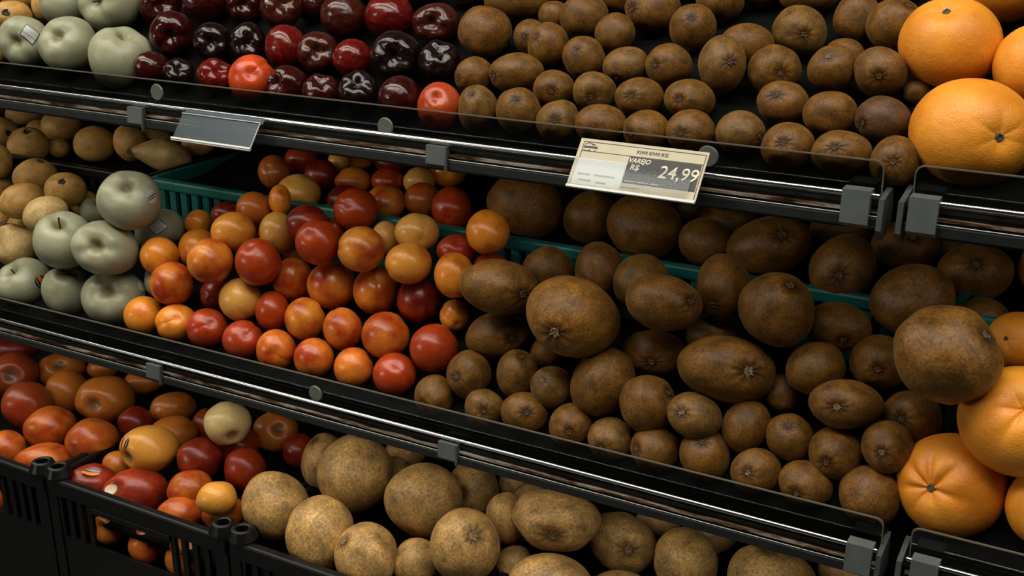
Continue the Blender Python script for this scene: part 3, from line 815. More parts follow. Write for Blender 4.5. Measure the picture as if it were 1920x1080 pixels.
# kind, centre (m), axes as quaternion, half-sizes (mm), stem axis, colour, flags, sticker, stem end in view, label, group, seed
FRUIT = [
('A',-1.2377,0.9751,1.2551,0.674,0.596,0.289,0.327,30.1,31.4,30.7,0.42,-0.90,0.11,'g','',('sqw',(0.81,-0.45,0.37)),1,'pale green apple with square white sticker, leftmost in the front row, top shelf','fruit at the left of the top shelf',11),
('A',-1.1604,0.9751,1.2564,0.680,0.599,0.279,0.317,33.8,33.2,33.5,0.25,-0.80,0.54,'g','',None,1,'pale green apple, second from left in the front row, top shelf','fruit at the left of the top shelf',12),
('A',-1.0757,0.9784,1.2451,0.690,0.600,0.265,0.305,36.7,37.4,37.1,0.42,-0.04,0.91,'g','',None,1,'pale green apple, rightmost in the front row, top shelf','fruit at the left of the top shelf',13),
('A',-1.2581,1.0576,1.2914,0.671,0.609,0.284,0.313,28.7,27.4,28.0,0.37,0.08,0.93,'g','',None,1,'pale green apple, leftmost in the back row, top shelf','fruit at the left of the top shelf',14),
('A',-1.1659,1.0534,1.2991,0.676,0.615,0.273,0.300,39.0,35.7,37.3,0.16,-0.98,0.15,'g','t',None,1,'pale green apple, rightmost in the back row, top shelf','fruit at the left of the top shelf',15),
('Q',-1.2944,0.9756,1.2368,0.673,0.590,0.294,0.335,13.4,14.7,14.0,-0.77,0.23,-0.60,'q','',None,0,'half-hidden yellow pear, leftmost in the back rows, top shelf','fruit at the left of the top shelf',16),
('Q',-1.3313,1.0336,1.2736,0.667,0.601,0.294,0.327,27.7,20.8,24.0,0.60,-0.72,0.35,'q','',None,1,'half-hidden yellow pear, second from left in the back rows, top shelf','fruit at the left of the top shelf',17),
('Q',-1.3737,1.0834,1.2931,0.664,0.607,0.294,0.322,23.0,16.5,19.5,-0.86,0.14,-0.49,'q','',None,0,'half-hidden yellow pear, third from left in the back rows, top shelf','fruit at the left of the top shelf',18),
('Q',-1.3024,1.0638,1.2859,0.669,0.607,0.288,0.317,15.3,20.9,17.9,-0.28,0.71,-0.64,'q','',None,0,'half-hidden yellow pear, rightmost in the back rows, top shelf','fruit at the left of the top shelf',19),
('R',-1.0219,0.9719,1.2402,0.696,0.600,0.257,0.299,20.1,18.9,19.5,-0.92,0.20,-0.32,'rd','',None,0,'dark maroon plum, leftmost in the front row, top shelf','dark plums on the top shelf',20),
('R',-0.9780,0.9696,1.2373,0.701,0.601,0.250,0.292,18.0,17.4,17.7,0.62,-0.47,0.63,'bk','',None,1,'blackish plum, second from left in the front row, top shelf','dark plums on the top shelf',21),
('R',-0.9226,0.9693,1.2393,0.706,0.603,0.241,0.282,20.0,19.4,19.7,0.74,-0.34,0.58,'rr','',None,1,'bright red plum, third from left in the front row, top shelf','dark plums on the top shelf',22),
('N',-0.8676,0.9670,1.2406,0.711,0.606,0.232,0.272,25.3,25.9,25.6,0.57,-0.71,0.40,'sc','',None,1,'scarlet plum, fourth from left in the front row, top shelf','dark plums on the top shelf',23),
('R',-0.8160,0.9640,1.2385,0.717,0.607,0.222,0.263,22.0,20.9,21.4,-0.19,-0.93,0.30,'rd','',None,1,'dark maroon plum, fifth from left in the front row, top shelf','dark plums on the top shelf',24),
('R',-0.7714,0.9629,1.2357,0.722,0.607,0.213,0.254,20.0,18.8,19.4,0.28,-0.35,0.89,'rd','',None,1,'dark maroon plum, sixth from left in the front row, top shelf','dark plums on the top shelf',25),
('R',-0.7248,0.9649,1.2395,0.726,0.610,0.204,0.242,20.7,21.8,21.2,0.33,-0.60,0.73,'bk','',None,1,'blackish plum, seventh from left in the front row, top shelf','dark plums on the top shelf',26),
('R',-0.6725,0.9635,1.2378,0.732,0.612,0.192,0.230,21.9,22.4,22.1,-0.73,0.56,-0.38,'rd','',None,0,'dark maroon plum, eighth from left in the front row, top shelf','dark plums on the top shelf',27),
('N',-0.6262,0.9643,1.2334,0.738,0.612,0.181,0.219,22.0,24.1,23.1,0.32,-0.76,0.56,'sw','',None,1,'wrinkled orange-red plum, rightmost in the front row, top shelf','dark plums on the top shelf',28),
('R',-1.0336,1.0197,1.2720,0.691,0.611,0.256,0.289,26.3,26.9,26.6,0.64,-0.77,-0.08,'rd','',None,1,'dark maroon plum, leftmost in the second row, top shelf','dark plums on the top shelf',29),
('R',-0.9689,1.0173,1.2667,0.698,0.613,0.245,0.279,22.0,23.2,22.6,0.61,-0.78,0.13,'bk','',None,1,'blackish plum, second from left in the second row, top shelf','dark plums on the top shelf',30),
('R',-0.9171,1.0203,1.2685,0.702,0.615,0.236,0.269,20.4,24.1,22.2,0.58,-0.79,0.18,'bk','',None,1,'blackish plum, third from left in the second row, top shelf','dark plums on the top shelf',31),
('R',-0.8591,1.0162,1.2683,0.708,0.617,0.226,0.259,23.5,25.3,24.4,-0.91,0.38,-0.15,'rr','',None,0,'bright red plum, fourth from left in the second row, top shelf','dark plums on the top shelf',32),
('R',-0.8144,1.0156,1.2662,0.712,0.619,0.217,0.250,23.1,23.1,23.1,0.57,-0.79,0.24,'rb','',None,1,'brownish red plum, fifth from left in the second row, top shelf','dark plums on the top shelf',33),
('R',-0.7682,1.0148,1.2634,0.717,0.620,0.208,0.241,21.6,21.0,21.3,-0.43,0.60,-0.67,'rr','',None,0,'bright red plum, sixth from left in the second row, top shelf','dark plums on the top shelf',34),
('R',-0.7122,1.0150,1.2696,0.721,0.624,0.197,0.228,26.7,26.7,26.7,0.49,-0.87,0.09,'bk','',None,1,'blackish plum, seventh from left in the second row, top shelf','dark plums on the top shelf',35),
('R',-0.6599,1.0169,1.2666,0.727,0.625,0.185,0.215,21.9,23.5,22.7,0.29,-0.45,0.84,'bk','',None,1,'blackish plum, rightmost in the second row, top shelf','dark plums on the top shelf',36),
('R',-1.1028,1.0729,1.2966,0.683,0.618,0.261,0.288,25.6,25.6,25.6,0.83,-0.53,0.20,'rd','',None,1,'dark maroon plum, leftmost in the third row, top shelf','dark plums on the top shelf',37),
('R',-1.0382,1.0841,1.3027,0.687,0.623,0.250,0.276,27.8,25.8,26.8,-0.64,0.56,-0.54,'rd','',None,0,'dark maroon plum, second from left in the third row, top shelf','dark plums on the top shelf',38),
('R',-0.9831,1.0914,1.3023,0.692,0.626,0.240,0.266,21.0,22.9,21.9,0.59,-0.80,0.10,'rd','',None,1,'dark maroon plum, third from left in the third row, top shelf','dark plums on the top shelf',39),
('R',-0.9030,1.0632,1.3047,0.697,0.628,0.231,0.256,23.8,25.0,24.4,0.67,-0.63,0.40,'rb','',None,1,'brownish red plum, fourth from left in the third row, top shelf','dark plums on the top shelf',40),
('R',-0.8915,1.1028,1.3047,0.700,0.632,0.223,0.247,19.3,19.9,19.6,-0.50,0.84,-0.20,'rd','',None,0,'half-hidden dark maroon plum, fifth from left in the third row, top shelf','dark plums on the top shelf',41),
('R',-0.8241,1.0766,1.2988,0.706,0.632,0.214,0.239,26.9,25.7,26.3,-0.61,0.45,-0.65,'rb','',None,0,'brownish red plum, sixth from left in the third row, top shelf','dark plums on the top shelf',42),
('R',-0.7665,1.0827,1.3014,0.710,0.635,0.202,0.226,27.1,25.3,26.2,-0.23,0.95,-0.20,'rr','',None,0,'bright red plum, seventh from left in the third row, top shelf','dark plums on the top shelf',43),
('R',-0.7039,1.0810,1.2972,0.717,0.637,0.189,0.213,25.9,21.8,23.8,0.27,-0.96,0.11,'rb','',None,1,'brownish red plum, rightmost in the third row, top shelf','dark plums on the top shelf',44),
('R',-1.1065,1.1254,1.3206,0.681,0.627,0.257,0.279,26.9,23.5,25.2,-0.85,0.21,-0.49,'rd','',None,0,'half-hidden dark maroon plum, leftmost in the rearmost row, top shelf','dark plums on the top shelf',45),
('R',-1.0518,1.1392,1.3271,0.684,0.632,0.247,0.268,26.6,23.3,24.9,-0.70,0.70,-0.13,'rd','',None,0,'half-hidden dark maroon plum, second from left in the rearmost row, top shelf','dark plums on the top shelf',46),
('R',-0.9964,1.1399,1.3267,0.688,0.635,0.238,0.258,24.9,22.9,23.9,-0.42,0.83,-0.36,'rd','',None,0,'half-hidden dark maroon plum, third from left in the rearmost row, top shelf','dark plums on the top shelf',47),
('R',-0.9149,1.1413,1.3287,0.694,0.639,0.224,0.244,25.5,24.2,24.8,-0.19,0.95,-0.24,'rd','',None,0,'half-hidden dark maroon plum, fourth from left in the rearmost row, top shelf','dark plums on the top shelf',48),
('R',-0.8409,1.1474,1.3313,0.699,0.643,0.211,0.229,26.2,23.7,24.9,-0.58,0.59,-0.56,'rd','',None,0,'half-hidden dark maroon plum, fifth from left in the rearmost row, top shelf','dark plums on the top shelf',49),
('R',-0.7694,1.1455,1.3297,0.705,0.646,0.197,0.215,25.5,23.1,24.3,-0.44,0.74,-0.51,'rd','',None,0,'half-hidden dark maroon plum, rightmost in the rearmost row, top shelf','dark plums on the top shelf',50),
('K',-0.5804,0.9623,1.2359,0.742,0.614,0.171,0.207,19.5,23.1,21.2,0.06,-0.68,0.73,'kg','l',None,1,'greyish brown kiwi, leftmost in the front row, top shelf','kiwis on the top shelf',51),
('K',-0.5368,0.9634,1.2378,0.746,0.616,0.160,0.194,21.7,22.2,22.0,0.28,-0.70,0.65,'k','',None,1,'brown kiwi, second from left in the front row, top shelf','kiwis on the top shelf',52),
('K',-0.4941,0.9621,1.2320,0.752,0.616,0.149,0.182,20.8,20.3,20.6,0.30,-0.92,0.24,'kg','l',None,1,'greyish brown kiwi, third from left in the front row, top shelf','kiwis on the top shelf',53),
('K',-0.4503,0.9632,1.2332,0.756,0.617,0.137,0.168,23.9,19.0,21.3,-0.69,0.56,-0.46,'k','',None,0,'brown kiwi, fourth from left in the front row, top shelf','kiwis on the top shelf',54),
('K',-0.4047,0.9616,1.2323,0.761,0.618,0.125,0.154,21.0,19.1,20.0,-0.37,-0.93,-0.00,'k','',None,1,'brown kiwi, fifth from left in the front row, top shelf','kiwis on the top shelf',55),
('K',-0.3634,0.9628,1.2363,0.763,0.621,0.113,0.139,21.5,19.2,20.3,-0.05,-0.99,0.09,'k','',None,1,'brown kiwi, sixth from left in the front row, top shelf','kiwis on the top shelf',56),
('K',-0.3202,0.9686,1.2388,0.766,0.623,0.100,0.123,21.2,18.9,20.0,0.97,-0.23,-0.04,'kg','',None,1,'greyish brown kiwi, seventh from left in the front row, top shelf','kiwis on the top shelf',57),
('K',-0.2765,0.9629,1.2321,0.771,0.621,0.087,0.109,22.1,20.7,21.4,0.06,-0.93,0.35,'k','',None,1,'brown kiwi, eighth from left in the front row, top shelf','kiwis on the top shelf',58),
('K',-0.2311,0.9634,1.2311,0.774,0.622,0.074,0.092,24.7,19.4,21.9,0.01,-0.91,0.42,'k','',None,1,'brown kiwi, ninth from left in the front row, top shelf','kiwis on the top shelf',59),
('K',-0.1870,0.9618,1.2303,0.777,0.622,0.060,0.075,19.9,20.7,20.3,0.14,-0.97,0.20,'k','',None,1,'brown kiwi, rightmost in the front row, top shelf','kiwis on the top shelf',60),
('K',-0.6131,1.0089,1.2585,0.733,0.624,0.175,0.205,19.8,19.2,19.5,-0.45,-0.89,-0.02,'k','',None,1,'brown kiwi, leftmost in the second row, top shelf','kiwis on the top shelf',61),
('K',-0.5676,1.0152,1.2638,0.736,0.628,0.164,0.192,27.4,20.0,23.4,-0.58,-0.80,-0.14,'k','',None,1,'brown kiwi, second from left in the second row, top shelf','kiwis on the top shelf',62),
('K',-0.5194,1.0015,1.2542,0.743,0.625,0.153,0.181,20.0,18.5,19.2,0.37,-0.93,0.07,'k','',None,1,'brown kiwi, third from left in the second row, top shelf','kiwis on the top shelf',63),
('K',-0.4760,1.0022,1.2553,0.747,0.627,0.141,0.168,20.7,19.1,19.9,0.28,-0.95,-0.13,'kg','',None,1,'greyish brown kiwi, fourth from left in the second row, top shelf','kiwis on the top shelf',64),
('K',-0.4285,0.9986,1.2540,0.752,0.628,0.129,0.154,22.7,19.2,20.9,0.03,-0.96,0.26,'k','',None,1,'brown kiwi, fifth from left in the second row, top shelf','kiwis on the top shelf',65),
('K',-0.3812,1.0032,1.2560,0.755,0.631,0.116,0.139,23.2,18.9,20.9,-0.05,-0.99,0.16,'k','',None,1,'brown kiwi, sixth from left in the second row, top shelf','kiwis on the top shelf',66),
('K',-0.2966,1.0089,1.2595,0.760,0.634,0.091,0.109,22.9,19.6,21.2,-0.11,-0.86,0.50,'k','',None,1,'brown kiwi, seventh from left in the second row, top shelf','kiwis on the top shelf',67),
('K',-0.2528,1.0010,1.2556,0.764,0.633,0.079,0.095,22.8,19.6,21.2,-0.62,0.77,-0.15,'k','',None,0,'brown kiwi, eighth from left in the second row, top shelf','kiwis on the top shelf',68),
('K',-0.2083,1.0006,1.2554,0.766,0.634,0.065,0.079,22.8,19.7,21.2,-0.60,-0.80,-0.08,'kr','',None,1,'grey-brown kiwi, rightmost in the second row, top shelf','kiwis on the top shelf',69),
('K',-0.6321,1.0624,1.2935,0.738,0.620,0.230,0.135,28.2,27.1,27.7,0.84,0.15,-0.52,'k','',None,1,'brown kiwi, leftmost in the third row, top shelf','kiwis on the top shelf',70),
('K',-0.5541,1.0558,1.2864,0.732,0.638,0.157,0.180,20.9,23.6,22.2,-0.30,-0.82,0.48,'k','',None,1,'brown kiwi, second from left in the third row, top shelf','kiwis on the top shelf',71),
('K',-0.5098,1.0472,1.2790,0.737,0.637,0.147,0.170,21.5,21.0,21.2,0.01,-0.83,0.56,'k','',None,1,'brown kiwi, third from left in the third row, top shelf','kiwis on the top shelf',72),
('K',-0.4626,1.0429,1.2749,0.742,0.637,0.135,0.157,22.6,18.5,20.4,-0.07,-0.84,-0.54,'kg','',None,1,'greyish brown kiwi, fourth from left in the third row, top shelf','kiwis on the top shelf',73),
('K',-0.4197,1.0453,1.2783,0.758,0.609,0.233,0.012,22.2,20.7,21.4,-0.32,-0.94,0.11,'k','',None,1,'brown kiwi, fifth from left in the third row, top shelf','kiwis on the top shelf',74),
('K',-0.3634,1.0347,1.2844,0.747,0.643,0.110,0.127,22.0,27.3,24.5,0.59,-0.77,0.24,'kg','l',None,1,'greyish brown kiwi, sixth from left in the third row, top shelf','kiwis on the top shelf',75),
('K',-0.3188,1.0496,1.2820,0.751,0.644,0.096,0.111,24.2,22.3,23.2,0.56,-0.82,0.04,'k','l',None,1,'brown kiwi, seventh from left in the third row, top shelf','kiwis on the top shelf',76),
('K',-0.2660,1.0500,1.2869,0.752,0.647,0.081,0.094,22.2,20.8,21.5,-0.06,-0.78,0.62,'k','c',None,1,'brown kiwi, eighth from left in the third row, top shelf','kiwis on the top shelf',77),
('K',-0.2238,1.0459,1.2880,0.754,0.648,0.069,0.080,22.6,21.3,21.9,0.16,-0.99,-0.05,'k','l',None,1,'brown kiwi, ninth from left in the third row, top shelf','kiwis on the top shelf',78),
('K',-0.1939,1.0559,1.2714,0.760,0.644,0.059,0.069,11.5,10.2,10.8,-0.41,0.91,0.01,'k','',None,0,'half-hidden brown kiwi, rightmost in the third row, top shelf','kiwis on the top shelf',79),
('K',-0.6301,1.1257,1.3205,0.718,0.649,0.169,0.187,34.9,21.8,27.6,-0.58,0.62,-0.53,'k','',None,0,'brown kiwi, leftmost in the fourth row, top shelf','kiwis on the top shelf',80),
('K',-0.5856,1.0765,1.2905,0.728,0.640,0.163,0.185,17.6,18.7,18.1,0.08,-0.99,0.12,'k','',None,1,'half-hidden brown kiwi, second from left in the fourth row, top shelf','kiwis on the top shelf',81),
('K',-0.5799,1.1186,1.3082,0.724,0.647,0.158,0.177,17.4,15.7,16.5,-0.70,0.68,-0.21,'k','',None,0,'half-hidden brown kiwi, third from left in the fourth row, top shelf','kiwis on the top shelf',82),
('K',-0.5402,1.1076,1.3115,0.709,0.660,0.093,0.230,25.2,23.6,24.4,-0.71,0.55,-0.44,'k','',None,0,'brown kiwi, fourth from left in the fourth row, top shelf','kiwis on the top shelf',83),
('K',-0.4967,1.0897,1.2989,0.733,0.646,0.140,0.159,20.3,20.3,20.3,-0.25,0.90,-0.35,'k','',None,0,'brown kiwi, fifth from left in the fourth row, top shelf','kiwis on the top shelf',84),
('K',-0.4718,1.1253,1.3199,0.729,0.655,0.132,0.147,28.6,22.6,25.4,-0.44,-0.90,0.07,'k','',None,1,'brown kiwi, sixth from left in the fourth row, top shelf','kiwis on the top shelf',85),
('K',-0.4190,1.1015,1.3076,0.736,0.652,0.120,0.135,22.9,22.9,22.9,0.27,-0.85,0.46,'k','',None,1,'brown kiwi, seventh from left in the fourth row, top shelf','kiwis on the top shelf',86),
('K',-0.3558,1.0785,1.2961,0.744,0.650,0.104,0.119,26.0,22.0,24.0,-0.43,0.70,-0.57,'k','',None,0,'half-hidden brown kiwi, eighth from left in the fourth row, top shelf','kiwis on the top shelf',87),
('K',-0.3145,1.1052,1.3105,0.748,0.646,0.149,0.038,25.5,23.5,24.5,0.46,-0.89,0.02,'kg','',None,1,'greyish brown kiwi, ninth from left in the fourth row, top shelf','kiwis on the top shelf',88),
('K',-0.2666,1.0865,1.2930,0.749,0.651,0.079,0.091,18.4,16.0,17.2,-0.62,0.64,-0.46,'k','',None,0,'half-hidden brown kiwi, tenth from left in the fourth row, top shelf','kiwis on the top shelf',89),
('K',-0.2691,1.1319,1.3222,0.740,0.663,0.078,0.087,21.4,22.9,22.2,-0.22,0.93,-0.28,'k','',None,0,'brown kiwi, eleventh from left in the fourth row, top shelf','kiwis on the top shelf',90),
('K',-0.2303,1.1111,1.3207,0.742,0.662,0.068,0.076,24.6,24.1,24.4,0.53,-0.34,0.78,'k','',None,1,'brown kiwi, rightmost in the fourth row, top shelf','kiwis on the top shelf',91),
('K',-0.7053,1.1524,1.3296,0.710,0.650,0.183,0.200,26.9,19.1,22.7,-0.63,0.76,-0.16,'k','',None,0,'half-hidden brown kiwi, leftmost in the rearmost row, top shelf','kiwis on the top shelf',92),
('K',-0.6022,1.1795,1.3422,0.715,0.659,0.158,0.172,26.3,18.7,22.1,-0.61,0.69,-0.39,'k','',None,0,'half-hidden brown kiwi, second from left in the rearmost row, top shelf','kiwis on the top shelf',93),
('K',-0.5295,1.1548,1.3284,0.723,0.657,0.143,0.158,19.6,17.9,18.8,-0.58,0.69,-0.43,'k','',None,0,'half-hidden brown kiwi, third from left in the rearmost row, top shelf','kiwis on the top shelf',94),
('K',-0.4567,1.1802,1.3437,0.724,0.665,0.124,0.135,23.2,20.5,21.8,-0.74,0.65,-0.17,'k','',None,0,'half-hidden brown kiwi, fourth from left in the rearmost row, top shelf','kiwis on the top shelf',95),
('K',-0.4096,1.1488,1.3293,0.730,0.662,0.114,0.126,24.0,21.3,22.6,-0.20,0.93,-0.30,'k','',None,0,'half-hidden brown kiwi, fifth from left in the rearmost row, top shelf','kiwis on the top shelf',96),
('K',-0.3783,1.1769,1.3389,0.729,0.667,0.104,0.114,23.0,17.1,19.9,-0.57,0.82,-0.05,'k','',None,0,'half-hidden brown kiwi, sixth from left in the rearmost row, top shelf','kiwis on the top shelf',97),
('K',-0.3271,1.1703,1.3397,0.732,0.668,0.092,0.100,29.3,20.4,24.4,-0.05,0.77,-0.63,'k','',None,0,'brown kiwi, seventh from left in the rearmost row, top shelf','kiwis on the top shelf',98),
('K',-0.2909,1.2059,1.3569,0.728,0.675,0.080,0.087,24.2,21.0,22.5,-0.08,0.96,-0.28,'k','',None,0,'half-hidden brown kiwi, eighth from left in the rearmost row, top shelf','kiwis on the top shelf',99),
('K',-0.2464,1.1992,1.3570,0.730,0.676,0.069,0.074,23.6,20.5,22.0,-0.20,0.98,-0.08,'k','',None,0,'half-hidden brown kiwi, rightmost in the rearmost row, top shelf','kiwis on the top shelf',100),
('O',-0.1736,1.0709,1.3130,0.748,0.659,0.053,0.060,42.5,38.4,40.4,-0.05,-0.60,0.80,'og','',None,1,'bright orange, leftmost in the top shelf pile','oranges on the top shelf',101),
('O',-0.1350,0.9874,1.2537,0.772,0.626,0.109,-0.028,48.6,43.5,46.0,0.57,-0.80,0.15,'og','',None,1,'bright orange, second from left in the top shelf pile','oranges on the top shelf',102),
('O',-0.1514,1.1702,1.3619,0.731,0.679,0.044,0.047,45.8,41.0,43.3,-0.01,0.92,-0.40,'og','',None,0,'half-hidden bright orange, third from left in the top shelf pile','oranges on the top shelf',103),
('O',-0.1018,1.0618,1.3005,0.754,0.655,0.031,0.036,34.3,33.9,34.1,0.31,0.78,-0.54,'og','',None,0,'bright orange, rightmost in the top shelf pile','oranges on the top shelf',104),
('Q',-1.5626,1.1678,1.0733,0.690,0.569,0.285,0.345,25.5,23.8,24.6,0.95,-0.28,0.13,'q','',None,1,'yellow pear, leftmost in the rearmost row, middle shelf','pears in the black back crate',105),
('Q',-1.6062,1.2518,1.0848,0.689,0.577,0.282,0.337,32.7,19.8,25.5,-0.55,0.71,-0.45,'q','',None,0,'yellow pear, second from left in the rearmost row, middle shelf','pears in the black back crate',106),
('Q',-1.4526,1.1272,1.0731,0.696,0.568,0.278,0.341,29.8,26.6,28.2,0.39,-0.30,0.87,'q','',None,1,'yellow pear, third from left in the rearmost row, middle shelf','pears in the black back crate',107),
('Q',-1.5235,1.2021,1.0728,0.694,0.572,0.277,0.337,18.2,17.4,17.8,-0.28,0.65,-0.71,'q','',None,0,'half-hidden yellow pear, fourth from left in the rearmost row, middle shelf','pears in the black back crate',108),
('Q',-1.4337,1.1648,1.0639,0.701,0.569,0.271,0.334,15.9,15.1,15.5,-0.60,0.71,-0.38,'q','',None,0,'half-hidden yellow pear, fifth from left in the rearmost row, middle shelf','pears in the black back crate',109),
('Q',-1.4824,1.2146,1.0830,0.697,0.576,0.273,0.330,29.6,24.6,27.0,-0.71,0.21,-0.67,'q','',None,0,'yellow pear, sixth from left in the rearmost row, middle shelf','pears in the black back crate',110),
('Q',-1.3605,1.1698,1.0766,0.705,0.573,0.263,0.324,30.4,26.5,28.4,-0.71,0.67,-0.23,'q','',None,0,'yellow pear, seventh from left in the rearmost row, middle shelf','pears in the black back crate',111),
('Q',-1.2970,1.1783,1.0834,0.663,0.605,0.178,0.404,23.1,27.7,25.3,-0.65,0.61,-0.45,'q','',None,0,'yellow pear, eighth from left in the rearmost row, middle shelf','pears in the black back crate',112),
('Q',-1.2977,1.2240,1.0793,0.712,0.579,0.250,0.307,25.9,19.7,22.6,0.47,-0.86,0.19,'q','',None,1,'yellow pear, ninth from left in the rearmost row, middle shelf','pears in the black back crate',113),
('E',-1.2269,1.1682,1.0761,0.749,0.541,0.315,0.218,42.1,22.5,30.8,-0.43,-0.88,0.22,'qp','',None,1,'pale yellow pear, tenth from left in the rearmost row, middle shelf','pears in the black back crate',114),
('Q',-1.2210,1.2363,1.0789,0.719,0.582,0.239,0.295,24.0,17.0,20.2,-0.90,0.41,-0.18,'q','',None,0,'half-hidden yellow pear, rightmost in the rearmost row, middle shelf','pears in the black back crate',115),
('Q',-1.4361,1.0621,1.0645,0.695,0.561,0.283,0.350,18.2,24.2,21.0,-0.95,0.18,-0.26,'q','',None,0,'yellow pear, leftmost in the sloping middle shelf pile','pears on the middle shelf',116),
('Q',-1.4443,1.0633,1.0234,0.700,0.553,0.280,0.354,18.4,16.8,17.6,-0.93,0.36,-0.05,'q','',None,0,'half-hidden yellow pear, second from left in the sloping middle shelf pile','pears on the middle shelf',117),
('Q',-1.4258,1.0423,0.9859,0.706,0.545,0.276,0.358,16.7,19.8,18.2,-0.74,0.39,-0.54,'q','',None,0,'yellow pear, third from left in the sloping middle shelf pile','pears on the middle shelf',118),
('E',-1.3435,1.0009,0.9716,0.713,0.538,0.270,0.358,30.6,29.9,30.3,-0.13,-0.27,0.95,'qp','',None,1,'pale yellow pear, fourth from left in the sloping middle shelf pile','pears on the middle shelf',119),
('Q',-1.3889,1.0426,0.9817,0.710,0.544,0.272,0.355,15.1,15.1,15.1,-0.53,0.84,-0.10,'q','',None,0,'half-hidden yellow pear, fifth from left in the sloping middle shelf pile','pears on the middle shelf',120),
('Q',-1.3307,1.0118,1.0318,0.673,0.573,0.224,0.410,31.0,24.5,27.6,-0.65,0.63,-0.42,'q','',None,0,'yellow pear, sixth from left in the sloping middle shelf pile','pears on the middle shelf',121),
('Q',-1.3507,1.0523,1.0553,0.703,0.559,0.273,0.344,30.2,24.3,27.1,0.37,0.09,0.93,'q','',None,1,'yellow pear, seventh from left in the sloping middle shelf pile','pears on the middle shelf',122),
('Q',-1.2574,0.9878,1.0293,0.661,0.579,0.193,0.436,29.3,23.7,26.3,-0.83,0.16,-0.54,'qp','',None,0,'pale yellow pear, eighth from left in the sloping middle shelf pile','pears on the middle shelf',123),
('Q',-1.2666,1.0313,1.0512,0.710,0.558,0.265,0.338,27.1,23.5,25.2,0.49,-0.53,0.69,'q','',None,1,'yellow pear, ninth from left in the sloping middle shelf pile','pears on the middle shelf',124),
('Q',-1.2711,1.0629,1.0254,0.716,0.555,0.260,0.334,18.9,16.8,17.8,0.20,-0.43,0.88,'q','',None,1,'half-hidden yellow pear, rightmost in the sloping middle shelf pile','pears on the middle shelf',125),
('A',-1.3067,0.9773,0.9310,0.722,0.528,0.264,0.361,36.6,32.3,34.4,-0.06,-0.58,0.81,'g','t',('ovo',(0.97,-0.10,0.21)),1,'pale green apple with oval black-orange sticker, leftmost in the front row, middle shelf','green apples on the middle shelf',126),
('A',-1.2173,0.9737,0.9341,0.731,0.528,0.254,0.351,32.1,32.8,32.5,0.30,0.28,0.91,'g','',('ovo',(0.28,0.10,0.96)),1,'pale green apple with oval black-orange sticker, second from left in the front row, middle shelf','green apples on the middle shelf',127),
('A',-1.1392,0.9808,0.9383,0.739,0.529,0.243,0.339,40.3,36.2,38.2,0.42,-0.69,0.58,'g','',('ovw',(0.82,0.39,0.42)),1,'pale green apple with white sticker, rightmost in the front row, middle shelf','green apples on the middle shelf',128),
('A',-1.2057,0.9692,1.0071,0.720,0.543,0.260,0.345,37.6,36.9,37.2,0.31,-0.35,0.88,'g','T',None,1,'pale green apple, leftmost in the upper rows, middle shelf','green apples on the middle shelf',129),
('A',-1.2382,1.0509,1.0193,0.719,0.553,0.256,0.333,20.1,19.4,19.7,0.42,0.04,0.91,'g','',None,1,'half-hidden pale green apple, second from left in the upper rows, middle shelf','green apples on the middle shelf',130),
('A',-1.1335,0.9709,1.0071,0.763,0.509,0.314,0.244,40.8,34.1,37.3,0.46,-0.82,0.35,'g','',None,1,'pale green apple, third from left in the upper rows, middle shelf','green apples on the middle shelf',131),
('A',-1.1074,0.9943,1.0665,0.722,0.559,0.250,0.322,38.8,37.4,38.1,0.42,-0.44,0.80,'g','',('ovt',(0.95,0.03,0.31)),1,'pale green apple with lettered oval sticker, fourth from left in the upper rows, middle shelf','green apples on the middle shelf',132),
('A',-1.0886,1.0069,0.9608,0.742,0.537,0.235,0.325,14.9,21.7,18.0,-0.54,0.77,-0.33,'g','',None,0,'half-hidden pale green apple, fifth from left in the upper rows, middle shelf','green apples on the middle shelf',133),
('A',-1.1161,1.0495,1.0122,0.733,0.553,0.239,0.317,33.3,27.7,30.4,0.59,-0.28,-0.76,'g','',('sqd',(0.59,-0.69,0.41)),1,'pale green apple with square silver sticker, rightmost in the upper rows, middle shelf','green apples on the middle shelf',134),
('U',-1.0726,0.9654,0.9303,0.747,0.525,0.234,0.333,23.9,23.9,23.9,-0.74,0.14,-0.65,'o','',None,0,'orange plum, leftmost in the front row, middle shelf','orange plums on the middle shelf',135),
('U',-1.0176,0.9663,0.9305,0.754,0.525,0.225,0.324,25.5,22.9,24.2,0.62,-0.58,0.53,'o','',None,1,'orange plum, second from left in the front row, middle shelf','orange plums on the middle shelf',136),
('U',-0.9675,0.9662,0.9331,0.760,0.525,0.218,0.315,25.1,23.8,24.4,0.73,-0.44,0.53,'rp','',None,1,'pinkish red plum, third from left in the front row, middle shelf','orange plums on the middle shelf',137),
('U',-0.9107,0.9653,0.9295,0.768,0.524,0.208,0.305,24.0,23.3,23.7,0.71,-0.46,0.54,'rp','',None,1,'pinkish red plum, fourth from left in the front row, middle shelf','orange plums on the middle shelf',138),
('U',-0.8595,0.9648,0.9271,0.775,0.522,0.199,0.295,23.0,24.2,23.6,0.58,-0.80,0.18,'m','',None,1,'orange-red plum, fifth from left in the front row, middle shelf','orange plums on the middle shelf',139),
('U',-0.8036,0.9646,0.9287,0.782,0.522,0.189,0.283,23.1,23.1,23.1,-0.53,0.75,-0.40,'m','',None,0,'orange-red plum, sixth from left in the front row, middle shelf','orange plums on the middle shelf',140),
('U',-0.7473,0.9637,0.9291,0.790,0.521,0.178,0.270,22.1,22.6,22.3,-0.80,0.44,-0.41,'m','',None,0,'orange-red plum, seventh from left in the front row, middle shelf','orange plums on the middle shelf',141),
